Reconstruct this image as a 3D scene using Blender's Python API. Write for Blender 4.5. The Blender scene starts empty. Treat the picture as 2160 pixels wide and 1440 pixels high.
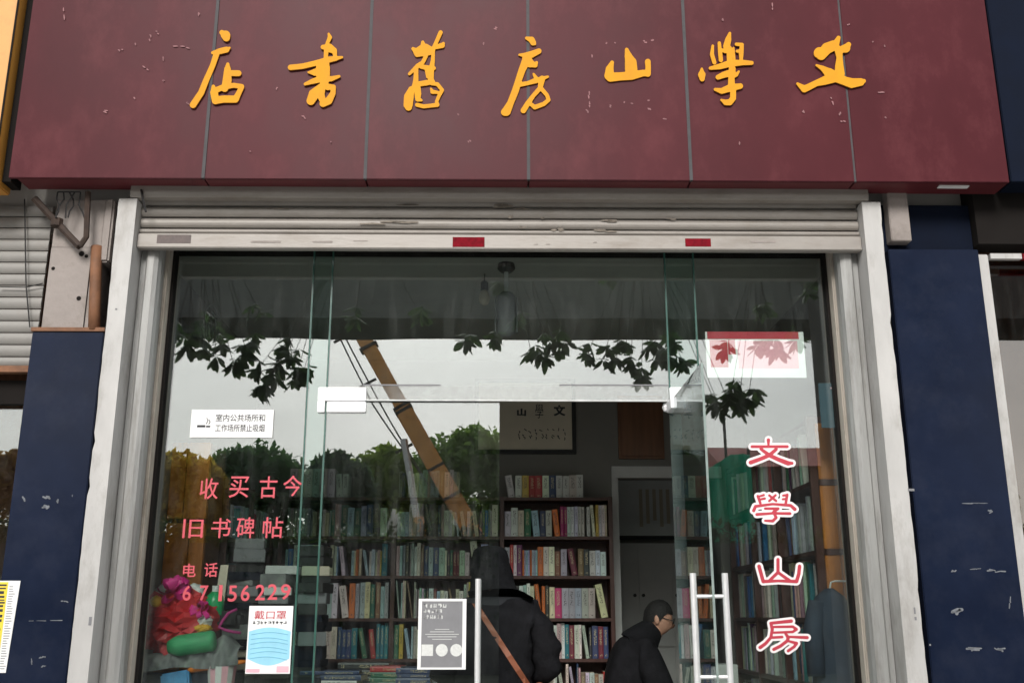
import bpy, bmesh, math, random
import numpy as np
from mathutils import Vector, Matrix, Euler
random.seed(7)
R = math.radians
SC = bpy.context.scene
COL = SC.collection

# ------------------------------------------------------------------ camera
FPX, PITCH, YAW = 2150.0, R(15.1), R(-0.67)
CAM = Vector((0.0, -5.1, 1.5))
cd = bpy.data.cameras.new('camera'); cam = bpy.data.objects.new('camera', cd); COL.objects.link(cam)
cam.location = CAM; cam.rotation_euler = (R(90) + PITCH, 0, YAW)
cd.sensor_width = 36.0; cd.lens = 36.0 * FPX / 2160.0; cd.clip_end = 2000; cd.clip_start = 0.05
SC.camera = cam
CROT = cam.rotation_euler.to_matrix()

# ------------------------------------------------------------------ world, sun, exposure
SUN_EL, SUN_AZ = R(33), R(188)
w = bpy.data.worlds.new('World'); SC.world = w; w.use_nodes = True
nt = w.node_tree; nt.nodes.clear()
sky = nt.nodes.new('ShaderNodeTexSky'); sky.sky_type = 'NISHITA'; sky.sun_disc = False
sky.sun_elevation = SUN_EL; sky.sun_rotation = SUN_AZ; sky.dust_density = 4.0; sky.air_density = 1.2
hs = nt.nodes.new('ShaderNodeHueSaturation'); hs.inputs['Saturation'].default_value = 0.42
tc = nt.nodes.new('ShaderNodeTexCoord'); mp = nt.nodes.new('ShaderNodeMapping'); mp.inputs['Scale'].default_value = (1, 1, 3.0)
nz = nt.nodes.new('ShaderNodeTexNoise'); nz.inputs['Scale'].default_value = 2.2; nz.inputs['Detail'].default_value = 6; nz.inputs['Roughness'].default_value = 0.55
rp = nt.nodes.new('ShaderNodeMapRange'); rp.inputs['From Min'].default_value = 0.3; rp.inputs['From Max'].default_value = 0.7
rp.inputs['To Min'].default_value = 0.78 * 3.4; rp.inputs['To Max'].default_value = 1.12 * 3.4
mx = nt.nodes.new('ShaderNodeVectorMath'); mx.operation = 'SCALE'
bg = nt.nodes.new('ShaderNodeBackground'); bg.inputs['Strength'].default_value = 0.095
wo = nt.nodes.new('ShaderNodeOutputWorld')
L = nt.links.new
gm = nt.nodes.new('ShaderNodeGamma'); gm.inputs['Gamma'].default_value = 0.45   # thick cloud evens out the sky
L(sky.outputs[0], hs.inputs['Color']); L(hs.outputs[0], gm.inputs[0]); L(gm.outputs[0], mx.inputs[0]); L(tc.outputs['Generated'], mp.inputs[0])
L(mp.outputs[0], nz.inputs['Vector']); L(nz.outputs[0], rp.inputs[0]); L(rp.outputs[0], mx.inputs['Scale'])
L(mx.outputs[0], bg.inputs['Color']); L(bg.outputs[0], wo.inputs['Surface'])
sl = bpy.data.lights.new('sun', 'SUN'); so = bpy.data.objects.new('sun', sl); COL.objects.link(so)
sl.energy = 1.5; sl.angle = R(20); sl.color = (1.0, 0.97, 0.93)
sdir = Vector((math.sin(SUN_AZ) * math.cos(SUN_EL), math.cos(SUN_AZ) * math.cos(SUN_EL), math.sin(SUN_EL)))
so.rotation_euler = sdir.to_track_quat('Z', 'Y').to_euler(); so.location = (0, -6, 12)
vs = SC.view_settings; vs.view_transform = 'Standard'; vs.look = 'None'; vs.exposure = 1.05; vs.gamma = 1.0
SC.render.engine = 'CYCLES'; SC.cycles.use_denoising = True
SC.cycles.max_bounces = 10; SC.cycles.diffuse_bounces = 5; SC.cycles.glossy_bounces = 5; SC.cycles.transparent_max_bounces = 24
SC.cycles.transmission_bounces = 6

# ------------------------------------------------------------------ measuring helpers
def at(px, py, Y):
    """the point of the plane Y=const that photograph pixel (px,py) looks at"""
    d = CROT @ Vector(((px - 1080.0) / FPX, (720.0 - py) / FPX, -1.0))
    return CAM + d * ((Y - CAM.y) / d.y)
def refl(px, py, Dr):
    """a place in the street whose mirror image in the shop glass (Y=0) lies at that pixel, Dr metres along the bounced ray"""
    p = at(px, py, Dr - 5.1); return Vector((p.x, -p.y, p.z))

# ------------------------------------------------------------------ materials
def new_mat(name):
    m = bpy.data.materials.new(name); m.use_nodes = True
    t = m.node_tree; return m, t, t.nodes['Principled BSDF']
def pmat(name, col, rough=0.6, metal=0.0, var=0.15, scale=6.0, bump=0.0, bscale=60.0, spec=0.5, dirt=None, dirtamt=0.0, dscale=3.0, stretch=(1, 1, 1), emit=None, coat=0.0):
    m, t, b = new_mat(name); N = t.nodes.new; K = t.links.new
    tc = N('ShaderNodeTexCoord'); mp = N('ShaderNodeMapping'); mp.inputs['Scale'].default_value = stretch
    K(tc.outputs['Object'], mp.inputs[0])
    n = N('ShaderNodeTexNoise'); n.inputs['Scale'].default_value = scale; n.inputs['Detail'].default_value = 6; n.inputs['Roughness'].default_value = 0.6
    K(mp.outputs[0], n.inputs['Vector'])
    r = N('ShaderNodeMapRange'); r.inputs['From Min'].default_value = 0.25; r.inputs['From Max'].default_value = 0.75
    r.inputs['To Min'].default_value = 1 - var; r.inputs['To Max'].default_value = 1 + var
    K(n.outputs[0], r.inputs[0])
    vm = N('ShaderNodeVectorMath'); vm.operation = 'SCALE'; vm.inputs[0].default_value = col[:3]
    K(r.outputs[0], vm.inputs['Scale']); out = vm.outputs[0]
    if dirt is not None:
        n2 = N('ShaderNodeTexNoise'); n2.inputs['Scale'].default_value = dscale; n2.inputs['Detail'].default_value = 9; n2.inputs['Roughness'].default_value = 0.72
        K(mp.outputs[0], n2.inputs['Vector'])
        r2 = N('ShaderNodeMapRange'); r2.inputs['From Min'].default_value = 0.5; r2.inputs['From Max'].default_value = 0.72; r2.inputs['To Max'].default_value = dirtamt
        K(n2.outputs[0], r2.inputs[0])
        mxx = N('ShaderNodeMix'); mxx.data_type = 'RGBA'; K(r2.outputs[0], mxx.inputs[0]); K(out, mxx.inputs[6]); mxx.inputs[7].default_value = (*dirt, 1)
        out = mxx.outputs[2]
    K(out, b.inputs['Base Color'])
    b.inputs['Roughness'].default_value = rough; b.inputs['Metallic'].default_value = metal
    b.inputs['Specular IOR Level'].default_value = spec; b.inputs['Coat Weight'].default_value = coat
    rr = N('ShaderNodeMapRange'); rr.inputs['To Min'].default_value = max(0, rough - 0.1); rr.inputs['To Max'].default_value = min(1, rough + 0.12)
    K(n.outputs[0], rr.inputs[0]); K(rr.outputs[0], b.inputs['Roughness'])
    if bump > 0:
        nb = N('ShaderNodeTexNoise'); nb.inputs['Scale'].default_value = bscale; nb.inputs['Detail'].default_value = 5
        K(mp.outputs[0], nb.inputs['Vector'])
        bp = N('ShaderNodeBump'); bp.inputs['Strength'].default_value = bump; bp.inputs['Distance'].default_value = 0.01
        K(nb.outputs[0], bp.inputs['Height']); K(bp.outputs[0], b.inputs['Normal'])
    if emit: b.inputs['Emission Color'].default_value = (*emit[:3], 1); b.inputs['Emission Strength'].default_value = emit[3]
    return m
def glass_mat(name, tint, refl_base, edge=False):
    m = bpy.data.materials.new(name); m.use_nodes = True; t = m.node_tree; t.nodes.clear(); N = t.nodes.new; K = t.links.new
    o = N('ShaderNodeOutputMaterial'); mix = N('ShaderNodeMixShader'); tr = N('ShaderNodeBsdfTransparent'); gl = N('ShaderNodeBsdfGlossy')
    tr.inputs[0].default_value = (*tint, 1); gl.inputs['Roughness'].default_value = 0.0; gl.inputs['Color'].default_value = (0.97, 0.99, 1.0, 1)
    fr = N('ShaderNodeFresnel'); fr.inputs['IOR'].default_value = 1.5
    geo = N('ShaderNodeNewGeometry')
    # coated pane: a base reflectance plus the usual rise at grazing angles
    ad = N('ShaderNodeMath'); ad.operation = 'MULTIPLY_ADD'; ad.inputs[1].default_value = 0.8; ad.inputs[2].default_value = refl_base; ad.use_clamp = True
    # film of dust and wiped streaks, faint
    tc = N('ShaderNodeTexCoord'); mp = N('ShaderNodeMapping'); mp.inputs['Scale'].default_value = (6, 6, 1.2)
    nz = N('ShaderNodeTexNoise'); nz.inputs['Scale'].default_value = 2.5; nz.inputs['Detail'].default_value = 8; nz.inputs['Roughness'].default_value = 0.7
    K(tc.outputs['Object'], mp.inputs[0]); K(mp.outputs[0], nz.inputs['Vector'])
    mr = N('ShaderNodeMapRange'); mr.inputs['From Min'].default_value = 0.48; mr.inputs['From Max'].default_value = 0.8; mr.inputs['To Max'].default_value = 0.03
    K(nz.outputs[0], mr.inputs[0])
    df = N('ShaderNodeBsdfDiffuse'); df.inputs[0].default_value = (0.6, 0.62, 0.6, 1)
    mix2 = N('ShaderNodeMixShader')
    # slight waviness of float glass
    nb = N('ShaderNodeTexNoise'); nb.inputs['Scale'].default_value = 1.3; nb.inputs['Detail'].default_value = 1
    K(tc.outputs['Object'], nb.inputs['Vector'])
    bp = N('ShaderNodeBump'); bp.inputs['Strength'].default_value = 0.035; bp.inputs['Distance'].default_value = 0.02
    K(nb.outputs[0], bp.inputs['Height']); K(bp.outputs[0], gl.inputs['Normal'])
    K(fr.outputs[0], ad.inputs[0]); K(ad.outputs[0], mix.inputs[0]); K(tr.outputs[0], mix.inputs[1]); K(gl.outputs[0], mix.inputs[2])
    K(mr.outputs[0], mix2.inputs[0]); K(mix.outputs[0], mix2.inputs[1]); K(df.outputs[0], mix2.inputs[2]); K(mix2.outputs[0], o.inputs[0])
    return m
M = {}
M['maroon'] = pmat('maroon_panel', (0.070, 0.0135, 0.018), 0.40, var=0.2, scale=1.6, spec=0.09, dirt=(0.14, 0.042, 0.046), dirtamt=0.35, dscale=3.2, bump=0.04, bscale=9, stretch=(1.3, 1, 0.8))
M['maroon_dark'] = pmat('maroon_underside', (0.12, 0.02, 0.025), 0.5, var=0.2, dirt=(0.02, 0.01, 0.01), dirtamt=0.5)
M['joint'] = pmat('silicone_joint', (0.045, 0.042, 0.045), 0.7, var=0.4, scale=14)
M['gold'] = pmat('gold_letter', (0.62, 0.275, 0.012), 0.6, var=0.10, scale=10, spec=0.15)
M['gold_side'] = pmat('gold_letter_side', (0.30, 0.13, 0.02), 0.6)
M['residue'] = pmat('glue_residue', (0.27, 0.13, 0.135), 0.8, var=0.4, scale=30)
M['orange_sign'] = pmat('orange_sign', (0.58, 0.27, 0.05), 0.4, var=0.12, scale=3, dirt=(0.2, 0.08, 0.02), dirtamt=0.4)
M['navy'] = pmat('navy_tile', (0.008, 0.013, 0.031), 0.22, var=0.25, scale=3, spec=0.16, dirt=(0.035, 0.04, 0.06), dirtamt=0.35, dscale=2.0, bump=0.03, bscale=5)
M['navy_dark'] = pmat('navy_sign', (0.005, 0.008, 0.018), 0.85, var=0.2, spec=0.1)
M['scuff'] = pmat('scuff', (0.17, 0.18, 0.20), 0.9, var=0.3, scale=60)
M['white_trim'] = pmat('white_trim', (0.46, 0.45, 0.435), 0.6, var=0.14, scale=7, dirt=(0.17, 0.145, 0.115), dirtamt=0.65, dscale=5, bump=0.15, bscale=25, stretch=(1, 1, 0.35))
M['rail'] = pmat('shutter_rail', (0.31, 0.31, 0.30), 0.45, metal=0.2, var=0.18, scale=5, dirt=(0.10, 0.085, 0.07), dirtamt=0.75, dscale=4, stretch=(3, 3, 0.35))
M['jamb'] = pmat('jamb_plaster', (0.38, 0.34, 0.29), 0.8, var=0.2, scale=5, dirt=(0.12, 0.095, 0.07), dirtamt=0.85, dscale=5, bump=0.2, bscale=30, stretch=(2, 2, 0.4))
M['slat'] = pmat('shutter_slat', (0.29, 0.265, 0.24), 0.45, metal=0.1, var=0.1, scale=4, dirt=(0.17, 0.14, 0.11), dirtamt=0.6, dscale=2.6, stretch=(1, 1, 4), bump=0.05, bscale=20)
M['slat2'] = pmat('neighbour_slat', (0.21, 0.20, 0.185), 0.45, metal=0.1, var=0.15, scale=3, dirt=(0.16, 0.13, 0.11), dirtamt=0.55, dscale=3)
M['plaster'] = pmat('pillar_plaster', (0.29, 0.255, 0.235), 0.85, var=0.14, scale=6, dirt=(0.11, 0.09, 0.075), dirtamt=0.85, dscale=3, bump=0.4, bscale=25)
M['wall'] = pmat('upper_wall', (0.42, 0.40, 0.37), 0.85, var=0.1, scale=2, bump=0.2, bscale=20)
M['rust'] = pmat('rusty_steel', (0.04, 0.024, 0.017), 0.8, var=0.5, scale=20, bump=0.4, bscale=60)
M['copper'] = pmat('brown_pipe', (0.17, 0.075, 0.035), 0.7, var=0.45, scale=12, bump=0.1)
M['black'] = pmat('black_rubber', (0.015, 0.014, 0.014), 0.6)
M['dark_gap'] = pmat('dark_gap', (0.014, 0.012, 0.011), 0.95, spec=0.1)
M['steel'] = pmat('brushed_steel', (0.82, 0.82, 0.82), 0.38, metal=0.55, var=0.05, scale=20)
M['satin'] = pmat('satin_patch', (0.92, 0.92, 0.93), 0.3, metal=0.1, var=0.03, scale=20)
M['redtape'] = pmat('red_sticker', (0.17, 0.005, 0.012), 0.7, var=0.4, scale=40, spec=0.08)
M['browntape'] = pmat('brown_sticker', (0.10, 0.075, 0.07), 0.6, var=0.3, scale=40)
M['redfilm'] = pmat('red_film', (0.50, 0.035, 0.06), 0.5, var=0.06)
M['pinkfilm'] = pmat('pink_film', (0.58, 0.075, 0.10), 0.5, var=0.08)
M['whitefilm'] = pmat('white_film', (0.86, 0.80, 0.80), 0.5, var=0.04)
M['paper'] = pmat('white_paper', (0.80, 0.80, 0.79), 0.7, var=0.04, scale=8)
M['ink'] = pmat('black_ink', (0.03, 0.03, 0.035), 0.7)
M['greyink'] = pmat('grey_print', (0.20, 0.20, 0.21), 0.7, var=0.1, scale=20)
M['lightprint'] = pmat('light_print', (0.62, 0.63, 0.61), 0.7, var=0.12, scale=90)
M['blueprint'] = pmat('sky_blue_print', (0.30, 0.62, 0.78), 0.6, var=0.1, scale=12)
M['blueline'] = pmat('blue_line_print', (0.14, 0.42, 0.58), 0.6)
M['pinkprint'] = pmat('pink_print', (0.85, 0.45, 0.52), 0.6, var=0.1)
M['yellowprint'] = pmat('yellow_print', (0.80, 0.62, 0.05), 0.6, var=0.1)
M['poster_blue'] = pmat('teal_poster', (0.035, 0.085, 0.12), 0.6, var=0.15)
M['pane'] = glass_mat('coated_pane', (0.94, 0.985, 0.965), 0.11)
M['pane_door'] = glass_mat('door_pane', (0.95, 0.985, 0.97), 0.11)
M['pane_brown'] = glass_mat('brown_pane', (0.62, 0.50, 0.38), 0.12)
M['edge'] = pmat('green_glass_edge', (0.035, 0.10, 0.08), 0.2, var=0.25, scale=9, spec=0.8)
M['frost'] = pmat('dirty_glass_edge', (0.55, 0.56, 0.55), 0.6, var=0.25, scale=18)
M['floor'] = pmat('shop_floor', (0.38, 0.35, 0.31), 0.5, var=0.2)
M['ceiling'] = pmat('shop_ceiling', (0.36, 0.36, 0.33), 0.8, var=0.12, scale=2, dirt=(0.22, 0.22, 0.20), dirtamt=0.4, dscale=1.5)
M['roomwall'] = pmat('room_wall', (0.19, 0.175, 0.16), 0.85, var=0.1, scale=2, dirt=(0.25, 0.22, 0.19), dirtamt=0.4)
M['dwood'] = pmat('dark_red_wood', (0.065, 0.022, 0.016), 0.4, var=0.35, scale=5, stretch=(8, 8, 0.7))
M['owood'] = pmat('orange_wood', (0.50, 0.17, 0.03), 0.4, var=0.28, scale=4, stretch=(10, 10, 0.8))
M['bwood'] = pmat('brown_wood', (0.16, 0.065, 0.03), 0.45, var=0.3, scale=4, stretch=(8, 8, 0.7))
M['cream'] = pmat('cream_paper', (0.58, 0.50, 0.40), 0.8, var=0.08, scale=5)
M['whitedoor'] = pmat('white_cabinet', (0.50, 0.48, 0.47), 0.6, var=0.08)
M['coat'] = pmat('black_down_coat', (0.011, 0.011, 0.013), 0.9, var=0.5, scale=14, spec=0.15, bump=0.9, bscale=22)
M['trouser'] = pmat('dark_trousers', (0.015, 0.016, 0.02), 0.8)
M['skin'] = pmat('skin', (0.47, 0.26, 0.18), 0.5, var=0.08, scale=10)
M['hair'] = pmat('black_hair', (0.008, 0.007, 0.007), 0.75, var=0.4, scale=40, bump=0.6, bscale=90)
M['strap'] = pmat('tan_strap', (0.30, 0.10, 0.05), 0.5, var=0.2, scale=20)
M['shoe'] = pmat('dark_shoe', (0.02, 0.018, 0.016), 0.5)
M['jacket'] = pmat('blue_grey_jacket', (0.035, 0.048, 0.075), 0.85, var=0.3, scale=8, bump=0.4, bscale=20)
M['red_bag'] = pmat('red_plastic', (0.55, 0.025, 0.03), 0.5, var=0.25, scale=8, bump=0.6, bscale=12)
M['pink'] = pmat('hot_pink_gauze', (0.72, 0.03, 0.26), 0.45, var=0.4, scale=16, bump=0.7, bscale=25)
M['green_roll'] = pmat('green_cloth', (0.05, 0.34, 0.14), 0.5, var=0.3, scale=9, stretch=(1, 4, 4), bump=0.3)
M['green_pl'] = pmat('green_plastic', (0.01, 0.36, 0.12), 0.3, var=0.2)
M['grey_cloth'] = pmat('grey_cloth', (0.20, 0.205, 0.205), 0.85, var=0.25, scale=14, dirt=(0.35, 0.45, 0.35), dirtamt=0.4, dscale=20, bump=0.4)
M['yellow_pl'] = pmat('yellow_plastic', (0.75, 0.42, 0.03), 0.4, var=0.2)
M['white_pl'] = pmat('white_plastic', (0.72, 0.72, 0.70), 0.35, var=0.08)
M['magenta'] = pmat('magenta_cord', (0.40, 0.03, 0.18), 0.5, var=0.2)
M['multi'] = pmat('blue_print_bag', (0.04, 0.22, 0.45), 0.4, var=0.4, scale=14)
M['orange_pl'] = pmat('orange_print', (0.75, 0.20, 0.02), 0.4, var=0.35, scale=12)
M['asphalt'] = pmat('concrete_road', (0.20, 0.20, 0.195), 0.85, var=0.2, scale=8, bump=0.3, bscale=80)
M['paving'] = pmat('paving', (0.36, 0.35, 0.33), 0.85, var=0.15, scale=3, bump=0.2)
M['kerb'] = pmat('kerb', (0.30, 0.30, 0.29), 0.8, var=0.1)
M['ground'] = pmat('ground_soil', (0.07, 0.075, 0.05), 0.95, var=0.3, scale=0.6)
M['concrete'] = pmat('bridge_concrete', (0.12, 0.12, 0.115), 0.85, var=0.18, scale=0.8, dirt=(0.06, 0.06, 0.055), dirtamt=0.6, dscale=0.6)
M['crane'] = pmat('crane_orange', (0.88, 0.42, 0.12), 0.45, var=0.12, scale=1.5, dirt=(0.18, 0.08, 0.04), dirtamt=0.5, dscale=1.8)
M['crane_dark'] = pmat('crane_dark', (0.06, 0.05, 0.045), 0.6, var=0.2)
M['netgreen'] = pmat('green_net', (0.02, 0.42, 0.24), 0.7, var=0.3, scale=1.2, stretch=(2, 2, 0.5))
M['rooftile'] = pmat('red_roof_tile', (0.28, 0.06, 0.05), 0.7, var=0.25, scale=3)
M['darkwall'] = pmat('dark_house_wall', (0.055, 0.052, 0.05), 0.85, var=0.2, scale=1)
M['bark'] = pmat('bark', (0.07, 0.055, 0.04), 0.9, var=0.35, scale=9, stretch=(3, 3, 0.6), bump=0.6, bscale=20)
def leafmat(name, c, var=0.45, sc=0.7):
    m = pmat(name, c, 0.55, var=var, scale=sc, spec=0.35); t = m.node_tree; bs = t.nodes['Principled BSDF']; o = t.nodes['Material Output']
    tl = t.nodes.new('ShaderNodeBsdfTranslucent'); mx_ = t.nodes.new('ShaderNodeMixShader'); mx_.inputs[0].default_value = 0.5
    g = t.nodes.new('ShaderNodeVectorMath'); g.operation = 'MULTIPLY'; g.inputs[1].default_value = (1.5, 1.7, 0.9)
    t.links.new(bs.inputs['Base Color'].links[0].from_socket, g.inputs[0]); t.links.new(g.outputs[0], tl.inputs[0])
    t.links.new(bs.outputs[0], mx_.inputs[1]); t.links.new(tl.outputs[0], mx_.inputs[2]); t.links.new(mx_.outputs[0], o.inputs[0])
    return m
M['leaf_big'] = leafmat('evergreen_leaf', (0.035, 0.06, 0.03), 0.4, 6)
M['hill'] = leafmat('hill_forest', (0.045, 0.07, 0.03), 0.4, 0.15)

# ------------------------------------------------------------------ mesh builder
class MB:
    def __init__(s): s.v = []; s.f = []; s.m = []
    def add(s, vs, fs, m=0):
        o = len(s.v); s.v += [tuple(v) for v in vs]
        for f in fs: s.f.append(tuple(i + o for i in f)); s.m.append(m)
        return s
    def box(s, x0, x1, y0, y1, z0, z1, m=0):
        x0, x1 = sorted((x0, x1)); y0, y1 = sorted((y0, y1)); z0, z1 = sorted((z0, z1))
        v = [(x0, y0, z0), (x1, y0, z0), (x1, y1, z0), (x0, y1, z0), (x0, y0, z1), (x1, y0, z1), (x1, y1, z1), (x0, y1, z1)]
        return s.add(v, [(0, 3, 2, 1), (4, 5, 6, 7), (0, 1, 5, 4), (1, 2, 6, 5), (2, 3, 7, 6), (3, 0, 4, 7)], m)
    def obox(s, c, ax, ay, az, m=0):
        c = Vector(c); ax, ay, az = Vector(ax), Vector(ay), Vector(az)
        v = [c + sx * ax + sy * ay + sz * az for sz in (-1, 1) for (sx, sy) in ((-1, -1), (1, -1), (1, 1), (-1, 1))]
        return s.add(v, [(0, 3, 2, 1), (4, 5, 6, 7), (0, 1, 5, 4), (1, 2, 6, 5), (2, 3, 7, 6), (3, 0, 4, 7)], m)
    def tube(s, pts, rad, n=8, m=0, cap=True):
        pts = [Vector(p) for p in pts]; k = len(pts)
        if not hasattr(rad, '__len__'): rad = [rad] * k
        vs = []; up = None
        for i, p in enumerate(pts):
            d = (pts[min(i + 1, k - 1)] - pts[max(i - 1, 0)]).normalized()
            if up is None:
                up = Vector((0, 0, 1)) if abs(d.z) < 0.9 else Vector((1, 0, 0))
            a = d.cross(up).normalized(); b = a.cross(d).normalized(); up = b
            for j in range(n):
                t = 2 * math.pi * j / n; vs.append(p + rad[i] * (math.cos(t) * a + math.sin(t) * b))
        fs = [(i * n + j, i * n + (j + 1) % n, (i + 1) * n + (j + 1) % n, (i + 1) * n + j) for i in range(k - 1) for j in range(n)]
        if cap: fs += [tuple(range(n))[::-1], tuple((k - 1) * n + j for j in range(n))]
        return s.add(vs, fs, m)
    def prof(s, prof, x0, x1, m=0):
        """closed (y,z) outline pushed along X"""
        n = len(prof); vs = [(x0, y, z) for y, z in prof] + [(x1, y, z) for y, z in prof]
        fs = [(i, (i + 1) % n, n + (i + 1) % n, n + i) for i in range(n)] + [tuple(range(n))[::-1], tuple(range(n, 2 * n))]
        return s.add(vs, fs, m)
    def profz(s, prof, z0, z1, m=0):
        n = len(prof); vs = [(x, y, z0) for x, y in prof] + [(x, y, z1) for x, y in prof]
        fs = [(i, (i + 1) % n, n + (i + 1) % n, n + i) for i in range(n)] + [tuple(range(n))[::-1], tuple(range(n, 2 * n))]
        return s.add(vs, fs, m)
    def lathe(s, prof, c, n=14, m=0, axis='z'):
        vs = []; k = len(prof)
        for r, h in prof:
            for j in range(n):
                t = 2 * math.pi * j / n; a, b = r * math.cos(t), r * math.sin(t)
                vs.append((c[0] + a, c[1] + b, c[2] + h) if axis == 'z' else ((c[0] + a, c[1] + h, c[2] + b) if axis == 'y' else (c[0] + h, c[1] + a, c[2] + b)))
        fs = [(i * n + j, i * n + (j + 1) % n, (i + 1) * n + (j + 1) % n, (i + 1) * n + j) for i in range(k - 1) for j in range(n)]
        fs += [tuple(range(n))[::-1], tuple((k - 1) * n + j for j in range(n))]
        return s.add(vs, fs, m)
    def build(s, name, mats, parent=None, origin=None, smooth=False, bevel=0.0, fixn=False):
        if not isinstance(mats, (list, tuple)): mats = [mats]
        pl = Vector(parent_loc(parent)) if parent else Vector((0, 0, 0))
        og = Vector(origin) if origin is not None else pl
        me = bpy.data.meshes.new(name); me.from_pydata([tuple(Vector(v) - og) for v in s.v], [], s.f)
        for mm in mats: me.materials.append(M[mm] if isinstance(mm, str) else mm)
        me.polygons.foreach_set('material_index', s.m)
        if bevel or fixn:
            bm = bmesh.new(); bm.from_mesh(me)
            if fixn: bmesh.ops.recalc_face_normals(bm, faces=bm.faces)
            if bevel: bmesh.ops.bevel(bm, geom=[e for e in bm.edges if len(e.link_faces) == 2 and e.calc_face_angle(0) > 0.6], offset=bevel, segments=2, affect='EDGES', clamp_overlap=True)
            bm.to_mesh(me); bm.free()
        if smooth: me.polygons.foreach_set('use_smooth', [True] * len(me.polygons))
        me.update()
        o = bpy.data.objects.new(name, me); COL.objects.link(o)
        if parent: o.parent = parent; o.location = og - pl
        else: o.location = og
        return o
LOC = {}
def parent_loc(p):
    l = Vector((0, 0, 0))
    while p is not None: l += p.location; p = p.parent
    return l
def tag(o, label, cat, group=None):
    o['label'] = label; o['category'] = cat
    if group: o['group'] = group
    return o
def top(name, label, cat, loc=(0, 0, 0), group=None):
    o = bpy.data.objects.new(name, None); COL.objects.link(o); o.location = loc; o.empty_display_size = 0.1
    return tag(o, label, cat, group)
def struct(o): o['kind'] = 'structure'; return o
def stuff(o): o['kind'] = 'stuff'; return o

# brush strokes -> solid cut-out characters (union of tapered strokes, traced by marching squares)
def strokes_field(strokes, pad, step, grow=0.0):
    P = [p for s_ in strokes for p in s_]
    x0 = min(p[0] - p[2] for p in P) - pad; x1 = max(p[0] + p[2] for p in P) + pad
    y0 = min(p[1] - p[2] for p in P) - pad; y1 = max(p[1] + p[2] for p in P) + pad
    nx = int((x1 - x0) / step) + 2; ny = int((y1 - y0) / step) + 2
    gx = x0 + step * np.arange(nx); gy = y0 + step * np.arange(ny)
    X, Y = np.meshgrid(gx, gy, indexing='ij'); F = np.full(X.shape, 1e9)
    for s_ in strokes:
        segs = list(zip(s_[:-1], s_[1:])) or [(s_[0], s_[0])]
        for a, b in segs:
            dx, dy = b[0] - a[0], b[1] - a[1]; l2 = dx * dx + dy * dy + 1e-9
            t = np.clip(((X - a[0]) * dx + (Y - a[1]) * dy) / l2, 0, 1)
            F = np.minimum(F, np.hypot(X - a[0] - t * dx, Y - a[1] - t * dy) - (a[2] + t * (b[2] - a[2])))
    return gx, gy, F - grow
def stroke_solid(mb, strokes, yf, yb, step=1.6, grow=0.0, mf=0, ms=1):
    """strokes in photograph pixels on the plane Y=yf; pushed back to Y=yb"""
    gx, gy, F = strokes_field(strokes, grow + 2 * step, step, grow)
    ids = {}; vs = []; contour = []; faces = []
    def vid(key, x, y):
        if key not in ids: ids[key] = len(vs); vs.append((x, y))
        return ids[key]
    nx, ny = F.shape
    ins = F < 0
    for i in range(nx - 1):
        for j in range(ny - 1):
            c = [(i, j), (i + 1, j), (i + 1, j + 1), (i, j + 1)]
            b = [ins[p] for p in c]
            if not any(b): continue
            poly = []; cross = []
            for k in range(4):
                p, q = c[k], c[(k + 1) % 4]
                if b[k]: poly.append(vid(('v',) + p, gx[p[0]], gy[p[1]]))
                if b[k] != b[(k + 1) % 4]:
                    t = F[p] / (F[p] - F[q]); key = ('e',) + tuple(sorted((p, q)))
                    e = vid(key, gx[p[0]] + t * (gx[q[0]] - gx[p[0]]), gy[p[1]] + t * (gy[q[1]] - gy[p[1]]))
                    poly.append(e); cross.append((e, b[k]))
            faces.append(poly)
            if len(cross) == 2:
                (e1, b1), (e2, b2) = cross
                contour.append((e1, e2) if b1 else (e2, e1))
    front = [at(x, y, yf) for x, y in vs]; n = len(front)
    back = [(p.x, yb, p.z) for p in front]
    o = len(mb.v); mb.v += [tuple(p) for p in front] + back
    for f in faces: mb.f.append(tuple(o + i for i in f)[::-1]); mb.m.append(mf)
    for a, b in contour: mb.f.append((o + a, o + b, o + n + b, o + n + a)); mb.m.append(ms)
    return mb
def conv(strokes, ox, oy, sc):
    return [[(ox + p[0] / sc, oy + p[1] / sc, p[2] / sc) for p in s_] for s_ in strokes]
def text_mb(mb, body, x, z, y, h, bold=0.0, m=0, width=None, facing=-1):
    """flat lettering (font outlines) standing in a plane Y=y, lower-left (x,z), cap height ~h"""
    c = bpy.data.curves.new('t', 'FONT'); c.body = body; c.offset = bold; c.resolution_u = 3
    o = bpy.data.objects.new('t', c); COL.objects.link(o); bpy.context.view_layer.update()
    me = bpy.data.meshes.new_from_object(o.evaluated_get(bpy.context.evaluated_depsgraph_get()))
    bpy.data.objects.remove(o); bpy.data.curves.remove(c)
    vs = [v.co.copy() for v in me.vertices]; fs = [tuple(p.vertices) for p in me.polygons]; bpy.data.meshes.remove(me)
    if not vs: return
    mnx = min(v.x for v in vs); mxx = max(v.x for v in vs); mny = min(v.y for v in vs); mxy = max(v.y for v in vs)
    sy = h / (mxy - mny); sx = sy if width is None else width / (mxx - mnx)
    mb.add([(x + (v.x - mnx) * sx, y, z + (v.y - mny) * sy) for v in vs], fs, m)

M['grime'] = pmat('grime', (0.20, 0.17, 0.14), 0.8, var=0.4, scale=50)

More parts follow.
